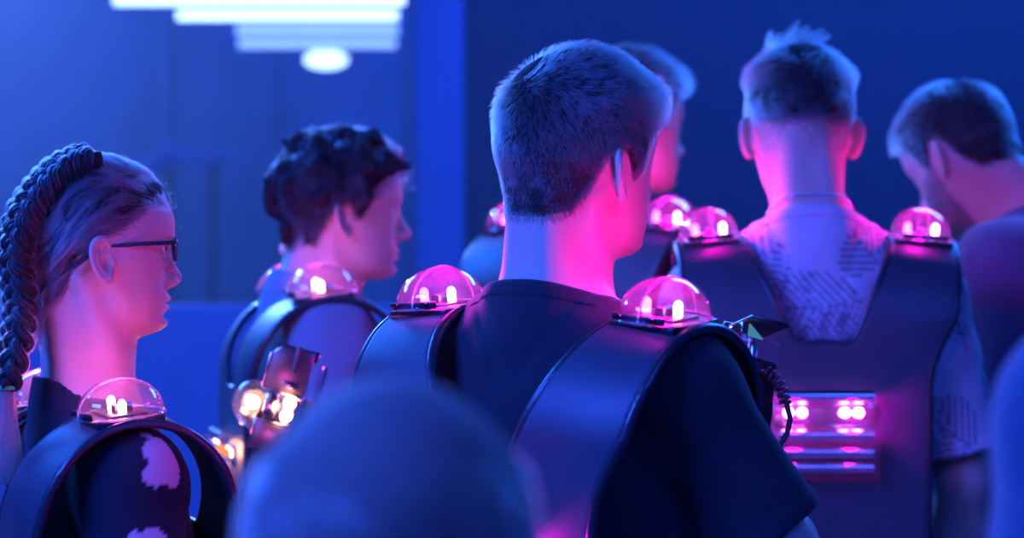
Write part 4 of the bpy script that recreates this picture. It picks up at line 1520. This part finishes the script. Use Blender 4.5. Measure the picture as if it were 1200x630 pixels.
# dark doors and posts in the back wall
d = 11.9
dr = empty('door_1', (at(238, 0, d).x, d, 0)); dr['kind'] = 'structure'
wd = .21
MB().box((-wd, 0, 0), (wd, .06, 2.45), .01).build('door_panel', M['panel'], dr)
for sx in (-1, 1): MB().box((wd * sx - .03, -.03, 0), (wd * sx + .03, .08, 2.5), .006).build('door_frame', M['wall'], dr)
MB().cyl((.14, -.05, 1.05), (.14, -.05, 1.2), .012).build('door_handle', M['dark_metal'], dr)
slab('trim_2', (at(172, 0, d).x, d - .1, 0), (at(204, 0, d).x, d + .1, 3.3), 'panel', .01)
slab('trim_3', (at(283, 0, d).x, d - .05, 0), (at(326, 0, d).x, d + .1, 3.3), 'panel', .01)
slab('trim_4', (at(468, 0, d).x, d - .05, 0), (at(486, 0, d).x, d + .1, 3.3), 'panel', .01)
# low partition
d = 7.0
slab('wall_low', (-4.2, d, 0), (at(486, 0, d).x, d + .10, 1.42 - 42 / FPX * d), 'lowwall', .01)
# sign bar and pipe work on the wall
d = 9.6
sg = MB().box((at(216, 0, d).x, d, at(0, 193, d).z), (at(280, 0, d).x, d + .04, at(0, 178, d).z), .004).build('wall_plaque', M['sign'] if 'sign' in M else M['pillar'], None)
tag(sg, 'small pale blue bar mounted above the low wall beside the girl', 'plaque')
pst = MB(); 
pst.cyl((at(248, 0, d).x, d + .05, 0), (at(248, 0, d).x, d + .05, at(0, 180, d).z), .02).build('post', M['panel'], sg)
bl = empty('spotlight', at(196, 186, 9.0))
MB().cyl((-.05, 0, -.02), (.05, 0, .03), .035, .045, 20).build('lamp_body', M['lowwall'], bl)
MB().ball((-.08, 0, -.03), (.04, .04, .03), 10).build('lamp_cap', M['pillar'], bl)
MB().tube([(0, .03, .0), (0, .05, -.2), (0, .05, -at(0, 186, 9.0).z)], .015, 8).build('stand', M['dark_metal'], bl)
tag(bl, 'blurred blue spotlight on a stand just behind the girl', 'lamp')

# ceiling lights: white tubes hanging far back
M['tube_white'] = emit_mat('tube_white', (.42, .66, 1.0), 3.4)
M['tube_soft'] = emit_mat('tube_soft', (.22, .42, 1.0), 2.0)
M['housing'] = mat('lamp_housing', (.25, .27, .3), .4, metal=.6, var=.1)
def ceiling_tube(x0, x1, y, d, m, label, r=.019):
    a = at(x0, y, d); b = at(x1, y, d)
    c = (a + b) / 2; h = (b.x - a.x) / 2
    t = empty('ceiling_light', c)
    MB().box((-h - .02, -.03, .030), (h + .02, .03, .060), .006).build('lamp_housing', M['housing'], t)
    MB().cyl((-h, 0, 0), (h, 0, 0), r, n=16).build('tube', M[m], t)
    for s_ in (-1, 1): MB().cyl((s_ * h * .7, 0, .085), (s_ * h * .7, 0, 3.3 - c.z), .004, n=6).build('hanger', M['dark_metal'], t)
    tag(t, label, 'ceiling light', 'hanging tube lights at the back')
    return t
ceiling_tube(134, 474, 0, 9.0, 'tube_white', 'nearest and longest white tube light, cut by the top edge')
ceiling_tube(208, 466, 18, 9.6, 'tube_white', 'second white tube light from the top edge')
ceiling_tube(278, 466, 35, 10.2, 'tube_soft', 'third tube light down, its left part dimmer')
ceiling_tube(280, 464, 51, 10.8, 'tube_soft', 'lowest and faintest of the tube lights')
rl = empty('ceiling_light', at(382, 70, 11.2))
MB().ball((0, 0, 0), (.10, .06, .042), 14).build('lamp_glass', M['tube_white'], rl)
MB().cyl((0, 0, .035), (0, 0, .06), .11, n=24).build('lamp_base', M['housing'], rl)
MB().cyl((0, 0, .06), (0, 0, 3.3 - rl.location.z), .008, n=8).build('hanger', M['dark_metal'], rl)
tag(rl, 'small oval white lamp glowing just below the tube lights', 'ceiling light')

# ------------------------------------------------------------------ thin stage haze in the back half of the arena
hz = MB().box((-4.15, 4.9, .02), (4.15, 12.45, 3.28)).build('stage_haze', None, None, smooth=False)
hm_ = bpy.data.materials.new('haze'); hm_.use_nodes = True; nt = hm_.node_tree; nt.nodes.clear()
o_ = nt.nodes.new('ShaderNodeOutputMaterial'); vs_ = nt.nodes.new('ShaderNodeVolumeScatter')
vs_.inputs['Color'].default_value = (.9, .92, 1, 1); vs_.inputs['Density'].default_value = .026; vs_.inputs['Anisotropy'].default_value = .3
nt.links.new(vs_.outputs[0], o_.inputs['Volume'])
hz.data.materials.append(hm_); tag(hz, 'thin blue haze hanging in the dark back of the arena', 'haze', kind='stuff')

# ------------------------------------------------------------------ light
def area(name, loc, target, c, w, sx, sy):
    l = bpy.data.lights.new(name, 'AREA'); l.shape = 'RECTANGLE'; l.size = sx; l.size_y = sy; l.color = c; l.energy = w
    o = bpy.data.objects.new(name, l); COL.objects.link(o); o.location = loc
    o.rotation_euler = (Vector(target) - Vector(loc)).to_track_quat('-Z', 'Y').to_euler()
    return o
BL = (.02, .15, 1.0)
BG = (.02, .115, 1.0)
VL = (.028, .095, 1.0)  # colour of the added front fill
area('unseen_blue_light', (-2.2, 5.2, 3.2), (-.2, 2.8, 1.5), BL, 330, 2.4, .5)  # room blacklights overhead, rim from behind; fixtures not modelled
area('unseen_blue_light', (1.6, 5.6, 3.2), (.4, 3.2, 1.5), BL, 200, 2.0, .5)
area('unseen_blue_light', (-2.6, .9, 3.1), (.1, 3.1, 1.35), VL, 430, 2.2, .7)  # front fill added from the left, no fixture behind it
area('unseen_blue_light', (1.6, .4, 3.2), (.6, 3.4, 1.3), VL, 90, 2.0, .7)  # weaker front fill added on the right
area('unseen_blue_light', (-1.0, 9.8, 3.25), (-1.0, 11.5, 1.2), BG, 480, 3.5, .5)  # unseen light added to brighten the back wall
area('unseen_blue_light', (1.6, 6.6, 3.25), (1.6, 8.2, 1.5), BG, 200, 3.5, .4)  # unseen light added to brighten the partition
sl = bpy.data.lights.new('stage_spot', 'SPOT'); sl.color = (.12, .30, 1.0); sl.energy = 1500; sl.spot_size = math.radians(70); sl.spot_blend = 1; sl.shadow_soft_size = .1
so = bpy.data.objects.new('stage_spot', sl); COL.objects.link(so); so.location = (-2.1, 8.6, 3.15)
so.rotation_euler = (Vector((-1.5, 5.6, .9)) - so.location).to_track_quat('-Z', 'Y').to_euler()
w = bpy.data.worlds.new('World'); SC.world = w; w.use_nodes = True
w.node_tree.nodes['Background'].inputs[0].default_value = (.03, .08, .5, 1); w.node_tree.nodes['Background'].inputs[1].default_value = .05

cd = bpy.data.cameras.new('Camera'); cam = bpy.data.objects.new('Camera', cd); COL.objects.link(cam)
cam.location = (0, 0, CAM_Z); cam.rotation_euler = (PI / 2, 0, 0)
cd.lens = 85; cd.sensor_width = 36; cd.clip_start = .05
cd.dof.use_dof = True; cd.dof.focus_distance = 2.74; cd.dof.aperture_fstop = 85e-3 / .022
SC.camera = cam
SC.view_settings.view_transform = 'Standard'; SC.view_settings.look = 'None'
SC.view_settings.exposure = 0; SC.view_settings.gamma = 1; SC.view_settings.use_curve_mapping = False
SC.cycles.use_denoising = True
SC.cycles.transparent_max_bounces = 16; SC.cycles.max_bounces = 8
SC.cycles.sample_clamp_indirect = 4
